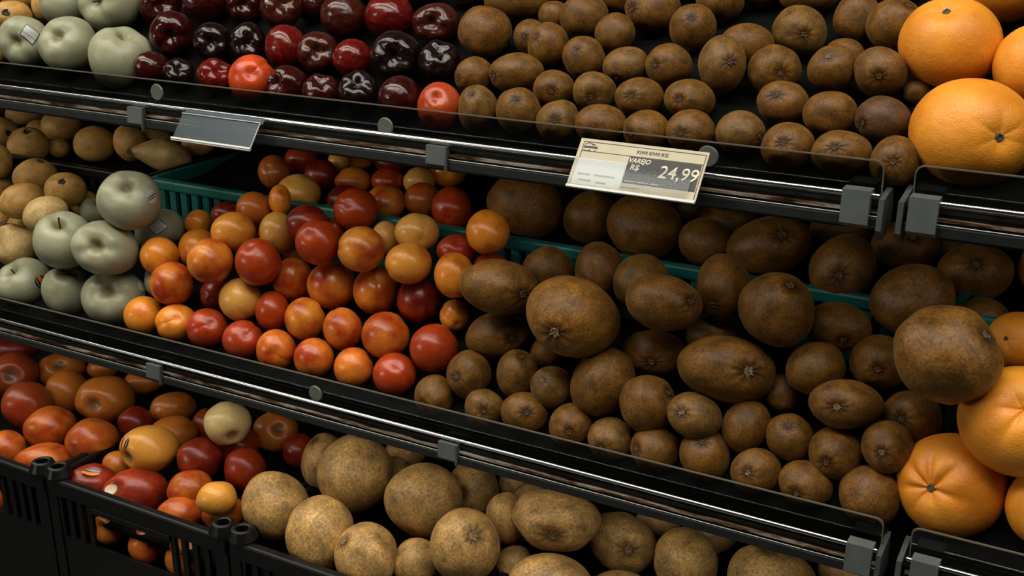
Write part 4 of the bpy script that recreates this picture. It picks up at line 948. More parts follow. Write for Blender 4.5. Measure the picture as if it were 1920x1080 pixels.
('U',-0.6927,0.9654,0.9318,0.796,0.522,0.168,0.256,24.0,24.0,24.0,0.45,-0.46,0.77,'r','',None,1,'red plum, rightmost in the front row, middle shelf','orange plums on the middle shelf',142),
('U',-1.0347,0.9812,0.9735,0.745,0.537,0.231,0.320,26.3,26.9,26.6,-0.44,0.80,-0.40,'m','',None,0,'orange-red plum, leftmost in the second row, middle shelf','orange plums on the middle shelf',143),
('U',-0.9865,1.0055,0.9605,0.754,0.536,0.219,0.308,19.7,19.7,19.7,-0.74,0.64,-0.23,'d','',None,0,'half-hidden dark red plum, second from left in the second row, middle shelf','orange plums on the middle shelf',144),
('U',-0.9350,0.9929,0.9667,0.759,0.536,0.213,0.301,25.6,26.3,25.9,-0.34,0.82,-0.46,'y','',None,0,'yellow plum, third from left in the second row, middle shelf','orange plums on the middle shelf',145),
('U',-0.8903,0.9977,0.9584,0.766,0.535,0.204,0.292,20.3,24.1,22.1,-0.48,0.78,-0.40,'r','',None,0,'half-hidden red plum, fourth from left in the second row, middle shelf','orange plums on the middle shelf',146),
('U',-0.8392,0.9953,0.9593,0.772,0.534,0.195,0.282,23.7,25.5,24.6,-0.85,0.47,-0.25,'om','',None,0,'red-blushed orange plum, fifth from left in the second row, middle shelf','orange plums on the middle shelf',147),
('U',-0.7834,0.9941,0.9578,0.738,0.553,0.114,0.370,22.6,25.0,23.8,-0.18,-0.26,0.95,'m','',None,1,'orange-red plum, sixth from left in the second row, middle shelf','orange plums on the middle shelf',148),
('U',-0.7241,0.9946,0.9614,0.787,0.534,0.174,0.256,26.9,26.9,26.9,-0.21,0.71,-0.67,'m','',None,0,'orange-red plum, seventh from left in the second row, middle shelf','orange plums on the middle shelf',149),
('U',-0.6582,0.9927,0.9600,0.795,0.533,0.161,0.240,26.8,26.8,26.8,-0.39,0.57,-0.72,'r','',None,0,'red plum, eighth from left in the second row, middle shelf','orange plums on the middle shelf',150),
('U',-0.6605,1.0388,0.9823,0.790,0.545,0.159,0.230,16.7,18.5,17.6,0.68,-0.70,-0.23,'o','',None,1,'orange plum, rightmost in the second row, middle shelf','orange plums on the middle shelf',151),
('U',-1.0714,1.0005,0.9981,0.738,0.545,0.237,0.321,24.0,24.0,24.0,-0.28,0.84,-0.47,'o','',None,0,'orange plum, leftmost in the third row, middle shelf','orange plums on the middle shelf',152),
('U',-1.0431,1.0396,1.0001,0.742,0.549,0.228,0.308,25.0,26.4,25.7,-0.26,0.83,-0.49,'o','',None,0,'half-hidden orange plum, second from left in the third row, middle shelf','orange plums on the middle shelf',153),
('U',-0.9631,0.9770,1.0159,0.746,0.547,0.224,0.306,27.2,26.6,26.9,-0.46,0.81,-0.36,'om','',None,0,'red-blushed orange plum, third from left in the third row, middle shelf','orange plums on the middle shelf',154),
('U',-0.9081,0.9990,1.0172,0.754,0.550,0.213,0.291,27.1,28.3,27.7,-0.00,-0.52,0.86,'r','',None,1,'red plum, fourth from left in the third row, middle shelf','orange plums on the middle shelf',155),
('U',-0.8859,1.0337,0.9885,0.762,0.546,0.202,0.282,25.1,26.3,25.7,-0.80,0.59,-0.12,'m','',None,0,'orange-red plum, fifth from left in the third row, middle shelf','orange plums on the middle shelf',156),
('U',-0.8265,1.0329,0.9916,0.769,0.547,0.192,0.270,29.6,28.3,28.9,0.66,0.14,0.74,'om','',None,1,'red-blushed orange plum, sixth from left in the third row, middle shelf','orange plums on the middle shelf',157),
('U',-0.7679,1.0383,0.9935,0.775,0.548,0.181,0.256,26.0,27.8,26.9,0.46,-0.46,0.76,'om','',None,1,'red-blushed orange plum, seventh from left in the third row, middle shelf','orange plums on the middle shelf',158),
('U',-0.7070,1.0381,0.9926,0.783,0.548,0.169,0.241,25.4,27.3,26.3,-0.48,0.84,-0.26,'d','',None,0,'dark red plum, eighth from left in the third row, middle shelf','orange plums on the middle shelf',159),
('U',-0.6517,1.0264,1.0355,0.781,0.559,0.162,0.227,22.2,25.1,23.6,0.06,0.62,-0.78,'o','',None,0,'orange plum, rightmost in the third row, middle shelf','orange plums on the middle shelf',160),
('U',-1.0635,1.0642,1.0261,0.737,0.558,0.231,0.305,17.1,17.1,17.1,-0.33,0.91,-0.25,'o','',None,0,'half-hidden orange plum, leftmost in the fourth row, middle shelf','orange plums on the middle shelf',161),
('U',-1.0137,1.0633,1.0447,0.739,0.562,0.225,0.296,18.8,16.1,17.4,-0.14,0.79,-0.59,'d','',None,0,'half-hidden dark red plum, second from left in the fourth row, middle shelf','orange plums on the middle shelf',162),
('U',-0.9627,1.0192,1.0413,0.743,0.558,0.222,0.296,26.4,23.9,25.1,-0.45,0.87,-0.21,'oy','',None,0,'yellow-orange plum, third from left in the fourth row, middle shelf','orange plums on the middle shelf',163),
('U',-0.9655,1.0687,1.0224,0.748,0.558,0.215,0.288,11.3,16.0,13.5,-0.80,0.36,-0.47,'d','',None,0,'half-hidden dark red plum, fourth from left in the fourth row, middle shelf','orange plums on the middle shelf',164),
('U',-0.9168,1.0462,1.0397,0.750,0.560,0.211,0.282,22.0,25.2,23.5,-0.54,0.63,-0.56,'y','',None,0,'yellow plum, fifth from left in the fourth row, middle shelf','orange plums on the middle shelf',165),
('U',-0.9063,1.0654,1.0075,0.757,0.555,0.204,0.278,16.4,15.1,15.7,-0.29,0.80,-0.53,'y','',None,0,'half-hidden yellow plum, sixth from left in the fourth row, middle shelf','orange plums on the middle shelf',166),
('U',-0.8633,1.0384,1.0601,0.752,0.565,0.204,0.272,25.8,22.6,24.1,-0.30,0.60,-0.75,'d','',None,0,'dark red plum, seventh from left in the fourth row, middle shelf','orange plums on the middle shelf',167),
('U',-0.8259,1.0103,1.0511,0.757,0.560,0.200,0.270,25.7,26.3,26.0,0.14,-0.80,0.58,'r','',None,1,'red plum, eighth from left in the fourth row, middle shelf','orange plums on the middle shelf',168),
('U',-0.8463,1.0686,1.0496,0.756,0.566,0.197,0.263,12.8,12.8,12.8,-0.87,0.45,-0.18,'r','',None,0,'half-hidden red plum, ninth from left in the fourth row, middle shelf','orange plums on the middle shelf',169),
('U',-0.7726,1.0217,1.0479,0.764,0.561,0.188,0.256,27.2,26.0,26.6,-0.33,0.91,-0.25,'or','',None,0,'yellow and red plum, tenth from left in the fourth row, middle shelf','orange plums on the middle shelf',170),
('U',-0.7682,1.0636,1.0507,0.765,0.566,0.183,0.247,16.7,19.8,18.2,-0.25,0.91,-0.33,'y','',None,0,'half-hidden yellow plum, eleventh from left in the fourth row, middle shelf','orange plums on the middle shelf',171),
('U',-0.7092,1.0224,1.0408,0.773,0.560,0.175,0.242,26.1,23.1,24.6,-0.11,0.93,-0.36,'oy','',None,0,'yellow-orange plum, twelfth from left in the fourth row, middle shelf','orange plums on the middle shelf',172),
('U',-0.7202,1.0571,1.0659,0.767,0.570,0.176,0.236,25.4,22.4,23.8,0.71,-0.69,-0.13,'y','',None,1,'yellow plum, thirteenth from left in the fourth row, middle shelf','orange plums on the middle shelf',173),
('U',-0.6698,1.0603,1.0514,0.775,0.567,0.164,0.224,22.7,18.5,20.5,0.44,-0.51,0.74,'rp','',None,1,'half-hidden pinkish red plum, fourteenth from left in the fourth row, middle shelf','orange plums on the middle shelf',174),
('U',-0.6269,1.0572,1.0809,0.774,0.576,0.158,0.212,23.9,24.5,24.2,-0.60,0.73,-0.33,'o','',None,0,'orange plum, fifteenth from left in the fourth row, middle shelf','orange plums on the middle shelf',175),
('U',-0.6275,1.0636,1.0385,0.783,0.564,0.154,0.214,19.5,15.4,17.3,-0.11,0.82,-0.56,'r','',None,0,'half-hidden red plum, rightmost in the fourth row, middle shelf','orange plums on the middle shelf',176),
('U',-0.9625,1.0594,1.0603,0.741,0.566,0.219,0.286,22.3,21.0,21.7,-0.63,0.39,-0.67,'ob','',None,0,'brownish orange plum, leftmost in the fifth row, middle shelf','orange plums on the middle shelf',177),
('U',-0.9265,1.0662,1.0744,0.743,0.571,0.213,0.278,13.6,18.8,16.0,-0.29,0.94,-0.17,'o','',None,0,'half-hidden orange plum, second from left in the fifth row, middle shelf','orange plums on the middle shelf',178),
('U',-0.9426,1.1207,1.0670,0.744,0.574,0.209,0.271,28.3,25.6,27.0,0.02,-0.48,0.87,'y','',None,1,'yellow plum, third from left in the fifth row, middle shelf','orange plums on the middle shelf',179),
('U',-0.8892,1.1073,1.0512,0.752,0.570,0.200,0.264,11.2,12.6,11.9,-0.28,0.62,-0.73,'y','',None,0,'half-hidden yellow plum, fourth from left in the fifth row, middle shelf','orange plums on the middle shelf',180),
('U',-0.8795,1.1347,1.0637,0.751,0.576,0.197,0.257,22.7,20.0,21.3,-0.89,0.41,-0.21,'d','',None,0,'half-hidden dark red plum, fifth from left in the fifth row, middle shelf','orange plums on the middle shelf',181),
('U',-0.8191,1.0762,1.0739,0.754,0.573,0.193,0.254,27.1,25.9,26.5,0.19,-0.83,0.53,'r','',None,1,'red plum, sixth from left in the fifth row, middle shelf','orange plums on the middle shelf',182),
('U',-0.8220,1.1397,1.0675,0.756,0.578,0.187,0.244,24.3,23.0,23.6,-0.83,0.54,-0.15,'om','',None,0,'red-blushed orange plum, seventh from left in the fifth row, middle shelf','orange plums on the middle shelf',183),
('U',-0.7852,1.1661,1.0703,0.759,0.581,0.178,0.232,23.0,21.1,22.0,-0.73,0.36,-0.57,'ob','',None,0,'brownish orange plum, eighth from left in the fifth row, middle shelf','orange plums on the middle shelf',184),
('U',-0.7286,1.1441,1.0718,0.765,0.581,0.169,0.223,24.2,26.8,25.5,0.37,-0.92,-0.09,'rr','t',None,1,'bright red plum, rightmost in the fifth row, middle shelf','orange plums on the middle shelf',185),
('U',-1.0292,1.1765,1.0736,0.735,0.579,0.218,0.276,21.4,22.8,22.1,0.21,-0.84,0.49,'ob','',None,1,'brownish orange plum, leftmost in the rearmost row, middle shelf','orange plums on the middle shelf',186),
('U',-1.0264,1.2306,1.0804,0.736,0.585,0.212,0.267,22.7,19.7,21.2,-0.73,0.65,-0.19,'r','',None,0,'red plum, second from left in the rearmost row, middle shelf','orange plums on the middle shelf',187),
('U',-0.9612,1.1903,1.0746,0.742,0.582,0.206,0.262,22.5,21.1,21.8,-0.48,0.60,-0.63,'d','',None,0,'dark red plum, third from left in the rearmost row, middle shelf','orange plums on the middle shelf',188),
('U',-0.9633,1.2319,1.0844,0.741,0.588,0.202,0.255,14.4,14.4,14.4,-0.60,0.80,-0.06,'y','',None,0,'half-hidden yellow plum, fourth from left in the rearmost row, middle shelf','orange plums on the middle shelf',189),
('U',-0.9090,1.1903,1.0724,0.747,0.582,0.197,0.253,23.6,18.7,21.0,-0.16,0.95,-0.25,'om','',None,0,'red-blushed orange plum, fifth from left in the rearmost row, middle shelf','orange plums on the middle shelf',190),
('U',-0.9555,1.2669,1.0856,0.742,0.591,0.198,0.248,25.5,18.2,21.6,-0.55,0.83,-0.10,'or','',None,0,'half-hidden yellow and red plum, sixth from left in the rearmost row, middle shelf','orange plums on the middle shelf',191),
('U',-0.8646,1.2064,1.0744,0.751,0.585,0.188,0.241,22.1,17.9,19.9,-0.56,0.82,-0.14,'r','',None,0,'red plum, seventh from left in the rearmost row, middle shelf','orange plums on the middle shelf',192),
('U',-0.8986,1.2640,1.0839,0.747,0.591,0.189,0.238,22.9,17.2,19.9,-0.23,0.97,-0.06,'d','',None,0,'half-hidden dark red plum, eighth from left in the rearmost row, middle shelf','orange plums on the middle shelf',193),
('U',-0.8244,1.2181,1.0768,0.755,0.587,0.180,0.231,20.5,18.5,19.5,-0.09,0.71,-0.69,'y','',None,0,'yellow plum, ninth from left in the rearmost row, middle shelf','orange plums on the middle shelf',194),
('U',-0.8024,1.2527,1.0847,0.755,0.592,0.173,0.221,24.2,20.1,22.0,0.45,-0.89,0.04,'o','',None,1,'orange plum, rightmost in the rearmost row, middle shelf','orange plums on the middle shelf',195),
('K',-0.6351,1.1555,1.0864,0.785,0.571,0.201,0.130,45.3,37.8,41.4,-0.72,0.54,-0.44,'k','',None,0,'brown kiwi, leftmost in the rearmost row, middle shelf','large kiwis in the back crates',196),
('K',-0.5547,1.1658,1.0797,0.779,0.587,0.133,0.176,31.6,30.4,31.0,-0.31,0.75,-0.59,'k','',None,0,'half-hidden brown kiwi, second from left in the rearmost row, middle shelf','large kiwis in the back crates',197),
('K',-0.4833,1.1526,1.0833,0.785,0.588,0.118,0.158,41.7,35.8,38.7,-0.41,0.76,-0.50,'k','',None,0,'brown kiwi, third from left in the rearmost row, middle shelf','large kiwis in the back crates',198),
('K',-0.4688,1.2553,1.0798,0.783,0.596,0.108,0.141,16.2,15.0,15.6,-0.25,0.71,-0.66,'k','',None,0,'half-hidden brown kiwi, fourth from left in the rearmost row, middle shelf','large kiwis in the back crates',199),
('K',-0.4137,1.1571,1.0743,0.792,0.586,0.102,0.137,28.8,26.5,27.6,-0.38,0.84,-0.39,'k','',None,0,'brown kiwi, fifth from left in the rearmost row, middle shelf','large kiwis in the back crates',200),
('K',-0.4105,1.2142,1.0818,0.788,0.594,0.098,0.130,33.3,23.2,27.8,0.30,-0.59,-0.75,'k','',None,1,'brown kiwi, sixth from left in the rearmost row, middle shelf','large kiwis in the back crates',201),
('K',-0.2909,1.2519,1.0833,0.793,0.598,0.069,0.091,35.0,17.5,24.8,-0.18,0.94,-0.28,'k','',None,0,'half-hidden brown kiwi, seventh from left in the rearmost row, middle shelf','large kiwis in the back crates',202),
('K',-0.2159,1.2111,1.0852,0.798,0.596,0.053,0.071,34.3,25.4,29.5,0.33,-0.73,0.60,'k','',None,1,'brown kiwi, eighth from left in the rearmost row, middle shelf','large kiwis in the back crates',203),
('K',-0.1715,1.2415,1.0814,0.777,0.596,-0.063,0.193,25.0,17.8,21.1,-0.21,0.79,-0.58,'k','',None,0,'half-hidden brown kiwi, ninth from left in the rearmost row, middle shelf','large kiwis in the back crates',204),
('K',-0.1409,1.1760,1.0800,0.804,0.591,0.035,0.048,35.7,28.3,31.8,0.10,-0.84,0.53,'k','',None,1,'brown kiwi, rightmost in the rearmost row, middle shelf','large kiwis in the back crates',205),
('K',-0.6398,0.9638,0.9188,0.806,0.517,0.156,0.243,21.8,23.0,22.4,-0.06,-1.00,-0.02,'k','',None,1,'brown kiwi, leftmost in the front row, middle shelf','kiwis on the middle shelf',206),
('K',-0.5765,0.9631,0.9174,0.815,0.515,0.142,0.225,21.3,21.9,21.6,0.48,-0.81,0.34,'kg','l',None,1,'greyish brown kiwi, second from left in the front row, middle shelf','kiwis on the middle shelf',207),
('K',-0.5300,0.9647,0.9233,0.820,0.516,0.132,0.210,24.3,22.1,23.1,0.52,-0.74,0.43,'k','',None,1,'brown kiwi, third from left in the front row, middle shelf','kiwis on the middle shelf',208),
('K',-0.4759,0.9639,0.9233,0.826,0.515,0.120,0.193,22.1,22.7,22.4,0.35,-0.93,0.15,'k','',None,1,'brown kiwi, fourth from left in the front row, middle shelf','kiwis on the middle shelf',209),
('K',-0.4319,0.9641,0.9180,0.833,0.513,0.110,0.178,22.8,22.3,22.6,0.01,-1.00,0.01,'kg','',None,1,'greyish brown kiwi, fifth from left in the front row, middle shelf','kiwis on the middle shelf',210),
('K',-0.3844,0.9655,0.9187,0.838,0.513,0.098,0.161,24.0,24.0,24.0,-0.54,-0.81,0.23,'k','',None,1,'brown kiwi, sixth from left in the front row, middle shelf','kiwis on the middle shelf',211),
('K',-0.3339,0.9666,0.9248,0.842,0.514,0.086,0.141,24.0,26.0,25.0,0.01,-0.50,0.86,'k','',None,1,'brown kiwi, seventh from left in the front row, middle shelf','kiwis on the middle shelf',212),
('K',-0.2822,0.9641,0.9219,0.847,0.512,0.073,0.121,23.5,22.0,22.7,-0.09,-0.94,0.33,'k','c',None,1,'brown kiwi, eighth from left in the front row, middle shelf','kiwis on the middle shelf',213),
('K',-0.2351,0.9643,0.9211,0.856,0.493,0.149,-0.047,25.0,21.5,23.2,-0.07,-1.00,0.05,'k','',None,1,'brown kiwi, ninth from left in the front row, middle shelf','kiwis on the middle shelf',214),
('K',-0.1783,0.9686,0.9226,0.854,0.512,0.047,0.078,26.8,27.3,27.1,0.29,0.81,-0.52,'k','',None,0,'brown kiwi, rightmost in the front row, middle shelf','kiwis on the middle shelf',215),
('K',-0.6043,0.9769,0.9465,0.805,0.526,0.150,0.229,23.9,26.1,25.0,-0.11,-0.97,0.23,'k','',None,1,'brown kiwi, leftmost in the second row, middle shelf','kiwis on the middle shelf',216),
('K',-0.5513,0.9880,0.9537,0.810,0.529,0.138,0.211,21.8,26.3,24.0,0.31,-0.14,0.94,'k','',None,1,'brown kiwi, second from left in the second row, middle shelf','kiwis on the middle shelf',217),
('K',-0.5092,0.9850,0.9489,0.816,0.527,0.128,0.199,22.0,22.6,22.3,-0.10,-0.78,0.62,'kg','c',None,1,'greyish brown kiwi, third from left in the second row, middle shelf','kiwis on the middle shelf',218),
('K',-0.4535,0.9896,0.9659,0.838,0.500,0.216,0.019,30.7,36.6,33.5,-0.58,0.34,-0.74,'k','',None,0,'brown kiwi, fourth from left in the second row, middle shelf','kiwis on the middle shelf',219),
('K',-0.3991,0.9774,0.9586,0.827,0.528,0.104,0.162,27.7,28.8,28.3,0.81,-0.00,0.58,'k','',None,1,'brown kiwi, fifth from left in the second row, middle shelf','kiwis on the middle shelf',220),
('K',-0.3479,0.9711,0.9607,0.844,0.510,0.159,0.035,27.0,21.9,24.3,-0.22,-0.86,0.46,'kg','c',None,1,'greyish brown kiwi, sixth from left in the second row, middle shelf','kiwis on the middle shelf',221),
('K',-0.3024,0.9882,0.9536,0.844,0.497,0.191,-0.059,22.3,26.4,24.3,0.08,0.70,-0.71,'k','',None,0,'brown kiwi, seventh from left in the second row, middle shelf','kiwis on the middle shelf',222),
('K',-0.2596,0.9891,0.9520,0.841,0.526,0.068,0.109,22.5,22.5,22.5,-0.01,-0.57,0.82,'k','',None,1,'brown kiwi, eighth from left in the second row, middle shelf','kiwis on the middle shelf',223),
('K',-0.2153,0.9832,0.9498,0.845,0.524,0.057,0.091,23.9,24.4,24.2,-0.09,-1.00,0.03,'k','',None,1,'brown kiwi, ninth from left in the second row, middle shelf','kiwis on the middle shelf',224),
('K',-0.1701,0.9824,0.9676,0.844,0.529,0.045,0.073,22.8,23.8,23.3,-0.03,-0.98,0.19,'k','c',None,1,'brown kiwi, rightmost in the second row, middle shelf','kiwis on the middle shelf',225),
('K',-0.5932,1.0169,0.9794,0.789,0.547,0.123,0.251,34.0,25.3,29.3,0.86,-0.48,0.18,'k','',None,1,'brown kiwi, leftmost in the third row, middle shelf','kiwis on the middle shelf',226),
('K',-0.5304,1.0200,0.9718,0.808,0.539,0.132,0.198,20.3,20.3,20.3,-0.67,0.28,-0.69,'k','',None,0,'half-hidden brown kiwi, second from left in the third row, middle shelf','kiwis on the middle shelf',227),
('K',-0.4164,1.0325,0.9894,0.822,0.540,0.130,0.123,32.6,23.9,27.9,0.28,-0.96,-0.02,'k','',None,1,'brown kiwi, third from left in the third row, middle shelf','kiwis on the middle shelf',228),
('K',-0.3632,1.0565,1.0114,0.815,0.556,0.093,0.136,27.9,22.0,24.8,-0.46,0.84,-0.28,'kg','',None,0,'half-hidden greyish brown kiwi, fourth from left in the third row, middle shelf','kiwis on the middle shelf',229),
('K',-0.3312,1.0053,1.0001,0.827,0.542,0.102,0.111,47.2,32.3,39.1,0.68,-0.62,0.39,'k','c',None,1,'brown kiwi, fifth from left in the third row, middle shelf','kiwis on the middle shelf',230),
('K',-0.2803,1.0283,0.9766,0.831,0.540,0.072,0.111,19.0,19.6,19.3,-0.36,0.79,-0.49,'k','',None,0,'half-hidden brown kiwi, sixth from left in the third row, middle shelf','kiwis on the middle shelf',231),
('K',-0.2497,1.0190,1.0134,0.785,0.552,-0.054,0.276,27.9,24.5,26.1,-0.08,0.53,-0.84,'k','',None,0,'brown kiwi, seventh from left in the third row, middle shelf','kiwis on the middle shelf',232),
('K',-0.2122,0.9921,0.9957,0.835,0.541,0.057,0.088,33.4,22.7,27.6,-0.05,-0.97,0.25,'k','c',None,1,'brown kiwi, eighth from left in the third row, middle shelf','kiwis on the middle shelf',233),
('K',-0.1966,1.0403,1.0231,0.825,0.557,0.052,0.077,26.7,25.2,25.9,0.18,-0.97,0.13,'k','',None,1,'brown kiwi, ninth from left in the third row, middle shelf','kiwis on the middle shelf',234),
('K',-0.1592,1.0252,0.9821,0.836,0.526,0.135,-0.082,26.8,24.8,25.8,-0.16,-0.96,0.25,'k','',None,1,'brown kiwi, rightmost in the third row, middle shelf','kiwis on the middle shelf',235),
('K',-0.5798,1.0000,1.0424,0.801,0.546,0.189,0.156,41.8,29.0,34.8,0.92,-0.39,0.02,'k','',None,1,'brown kiwi, leftmost in the fourth row, middle shelf','kiwis on the middle shelf',236),
('K',-0.4874,0.9876,1.0305,0.822,0.522,0.223,0.045,48.7,40.1,44.2,0.05,-1.00,-0.08,'kl','c',None,1,'golden brown kiwi, second from left in the fourth row, middle shelf','kiwis on the middle shelf',237),
('K',-0.3975,1.0033,1.0565,0.814,0.554,0.147,0.097,37.8,27.4,32.2,0.89,-0.30,0.33,'k','',None,1,'brown kiwi, third from left in the fourth row, middle shelf','kiwis on the middle shelf',238),
('K',-0.3542,1.0519,1.0656,0.797,0.576,0.069,0.167,26.3,33.1,29.5,0.00,-0.95,-0.32,'k','',None,1,'brown kiwi, fourth from left in the fourth row, middle shelf','kiwis on the middle shelf',239),
('K',-0.2920,1.0225,1.0630,0.811,0.568,0.080,0.114,35.6,35.1,35.4,0.39,-0.27,0.88,'k','',None,1,'brown kiwi, fifth from left in the fourth row, middle shelf','kiwis on the middle shelf',240),
('K',-0.2410,1.0543,1.0448,0.817,0.566,0.064,0.092,31.9,23.3,27.2,0.46,-0.87,-0.18,'k','',None,1,'brown kiwi, sixth from left in the fourth row, middle shelf','kiwis on the middle shelf',241),
('K',-0.1825,1.0907,1.0706,0.811,0.579,0.048,0.067,38.2,34.2,36.2,0.15,0.82,-0.55,'k','',None,0,'brown kiwi, seventh from left in the fourth row, middle shelf','kiwis on the middle shelf',242),
('K',-0.1276,0.9576,1.0744,0.802,0.526,0.205,-0.196,43.2,41.5,42.3,0.76,-0.04,0.65,'k','',None,1,'brown kiwi, eighth from left in the fourth row, middle shelf','kiwis on the middle shelf',243),
('K',-0.1212,1.1114,1.0580,0.815,0.578,0.031,0.044,23.5,18.0,20.6,-0.27,0.88,-0.40,'k','',None,0,'half-hidden brown kiwi, rightmost in the fourth row, middle shelf','kiwis on the middle shelf',244),
('K',-0.5504,1.0539,1.0491,0.789,0.567,0.139,0.194,27.9,26.8,27.4,-0.80,0.52,-0.29,'k','',None,0,'brown kiwi, leftmost in the fifth row, middle shelf','kiwis on the middle shelf',245),
('K',-0.4901,1.0536,1.0592,0.793,0.570,0.126,0.175,25.6,30.6,27.9,0.07,0.87,-0.49,'k','',None,0,'brown kiwi, second from left in the fifth row, middle shelf','kiwis on the middle shelf',246),
('K',-0.4385,1.0445,1.0590,0.809,0.557,0.164,0.091,28.7,28.7,28.7,-0.62,0.39,-0.68,'kg','',None,0,'greyish brown kiwi, third from left in the fifth row, middle shelf','kiwis on the middle shelf',247),
('K',-0.3422,1.1557,1.0809,0.768,0.595,-0.008,0.238,44.7,31.3,37.4,0.46,-0.66,0.60,'k','',None,1,'brown kiwi, fourth from left in the fifth row, middle shelf','kiwis on the middle shelf',248),
('K',-0.2567,1.1245,1.0782,0.808,0.568,0.157,-0.036,32.9,37.1,34.9,0.12,-0.98,0.16,'k','',None,1,'brown kiwi, rightmost in the fifth row, middle shelf','kiwis on the middle shelf',249),
('O',-0.1133,0.9877,0.9419,0.852,0.521,0.030,0.049,46.5,46.0,46.2,-0.30,-0.91,0.28,'ow','',None,1,'wrinkled orange, leftmost in the middle shelf pile','oranges on the middle shelf',250),
('O',-0.0835,1.0550,1.0607,0.819,0.572,0.023,0.032,26.3,26.3,26.3,-0.33,-0.87,0.36,'og','',None,1,'half-hidden bright orange, second from left in the middle shelf pile','oranges on the middle shelf',251),
('O',-0.0667,0.9821,1.0177,0.837,0.546,0.019,0.028,49.5,46.4,47.9,0.09,-0.78,0.62,'og','w',None,1,'bright orange, third from left in the middle shelf pile','oranges on the middle shelf',252),
('O',-0.0355,0.9748,0.9482,0.854,0.521,0.009,0.016,32.2,34.0,33.1,-0.31,0.56,-0.77,'og','',None,0,'bright orange, fourth from left in the middle shelf pile','oranges on the middle shelf',253),
('O',-0.0768,1.2043,1.0851,0.803,0.596,0.019,0.026,29.2,29.2,29.2,0.12,0.98,-0.13,'og','',None,0,'half-hidden bright orange, rightmost in the middle shelf pile','oranges on the middle shelf',254),
('F',-1.2862,0.9493,0.6758,0.756,0.474,0.239,0.382,40.8,27.5,33.5,0.27,-0.95,-0.18,'nr','',None,1,'orange-red nectarine, leftmost in the front row, bottom crate','nectarines in the bottom crate',255),
('F',-1.1802,0.9416,0.6788,0.768,0.470,0.226,0.370,32.3,24.4,28.0,0.40,-0.19,0.90,'nd','',('ovo',(0.36,-0.22,0.91)),1,'dark red nectarine with oval black-orange sticker, second from left in the front row, bottom crate','nectarines in the bottom crate',256),
('F',-1.1090,0.9513,0.6783,0.778,0.469,0.216,0.358,43.0,31.8,37.0,-0.20,-0.82,0.54,'nd','',('ovc',(-0.28,-0.81,0.51)),1,'dark red nectarine with cream sticker, third from left in the front row, bottom crate','nectarines in the bottom crate',257),
('F',-1.0175,0.9395,0.6771,0.790,0.464,0.203,0.346,30.0,23.9,26.8,-0.44,0.23,-0.87,'nr','',None,0,'orange-red nectarine, fourth from left in the front row, bottom crate','nectarines in the bottom crate',258),
('F',-0.9633,0.9615,0.6814,0.798,0.466,0.193,0.331,27.8,22.4,24.9,-0.39,0.66,-0.64,'nr','',None,0,'orange-red nectarine, rightmost in the front row, bottom crate','nectarines in the bottom crate',259),
('F',-1.3586,0.9480,0.6812,0.747,0.477,0.249,0.390,28.0,25.7,26.8,-0.51,0.37,-0.78,'nr','',None,0,'orange-red nectarine, leftmost in the second row, bottom crate','nectarines in the bottom crate',260),
('F',-1.3245,0.9983,0.6997,0.752,0.485,0.242,0.375,36.7,31.4,33.9,-0.86,0.29,-0.41,'nr','',None,0,'orange-red nectarine, second from left in the second row, bottom crate','nectarines in the bottom crate',261),
('F',-1.2391,0.9986,0.6995,0.762,0.483,0.231,0.364,36.6,32.9,34.7,-0.65,0.70,-0.31,'nr','',None,0,'orange-red nectarine, third from left in the second row, bottom crate','nectarines in the bottom crate',262),
('F',-1.1746,0.9839,0.6839,0.771,0.476,0.222,0.360,21.9,21.2,21.6,-0.85,0.07,-0.51,'no','',None,0,'half-hidden amber nectarine, fourth from left in the second row, bottom crate','nectarines in the bottom crate',263),
('F',-1.1161,0.9898,0.7222,0.773,0.483,0.217,0.348,38.6,32.2,35.2,-0.23,-0.97,-0.05,'ny','',('ovo',(-0.32,-0.79,0.53)),1,'yellow nectarine with oval black-orange sticker, fifth from left in the second row, bottom crate','nectarines in the bottom crate',264),
('F',-1.0237,0.9673,0.6957,0.788,0.472,0.203,0.340,30.4,26.3,28.3,-0.49,0.48,-0.72,'nr','',None,0,'orange-red nectarine, sixth from left in the second row, bottom crate','nectarines in the bottom crate',265),
('F',-1.0467,1.0107,0.7162,0.784,0.483,0.205,0.333,29.8,28.4,29.1,-0.77,0.12,-0.62,'nd','',None,0,'dark red nectarine, seventh from left in the second row, bottom crate','nectarines in the bottom crate',266),
('F',-0.9510,0.9391,0.7183,0.794,0.470,0.197,0.332,25.1,21.2,23.1,-0.66,0.60,-0.46,'ny','',None,0,'yellow nectarine, eighth from left in the second row, bottom crate','nectarines in the bottom crate',267),
('F',-0.9875,1.0316,0.7069,0.793,0.481,0.193,0.318,27.5,28.9,28.2,-0.03,0.65,-0.76,'ns','',None,0,'scarlet nectarine, rightmost in the second row, bottom crate','nectarines in the bottom crate',268),
('F',-1.3859,1.0116,0.7162,0.744,0.491,0.250,0.378,35.9,34.3,35.1,-0.77,0.05,-0.63,'nd2','',None,0,'dusky red nectarine, leftmost in the third row, bottom crate','nectarines in the bottom crate',269),
('F',-1.3713,1.0737,0.7153,0.695,0.524,0.175,0.460,31.2,33.6,32.4,-0.63,0.73,-0.27,'no','',None,0,'amber nectarine, second from left in the third row, bottom crate','nectarines in the bottom crate',270),
('F',-1.2948,1.0755,0.7189,0.757,0.496,0.233,0.355,42.4,35.3,38.7,0.33,-0.92,0.20,'no','',None,1,'amber nectarine, third from left in the third row, bottom crate','nectarines in the bottom crate',271),
('F',-1.2232,1.0651,0.7040,0.766,0.491,0.224,0.349,25.4,23.8,24.6,-0.38,0.73,-0.56,'nd','',None,0,'half-hidden dark red nectarine, fourth from left in the third row, bottom crate','nectarines in the bottom crate',272),
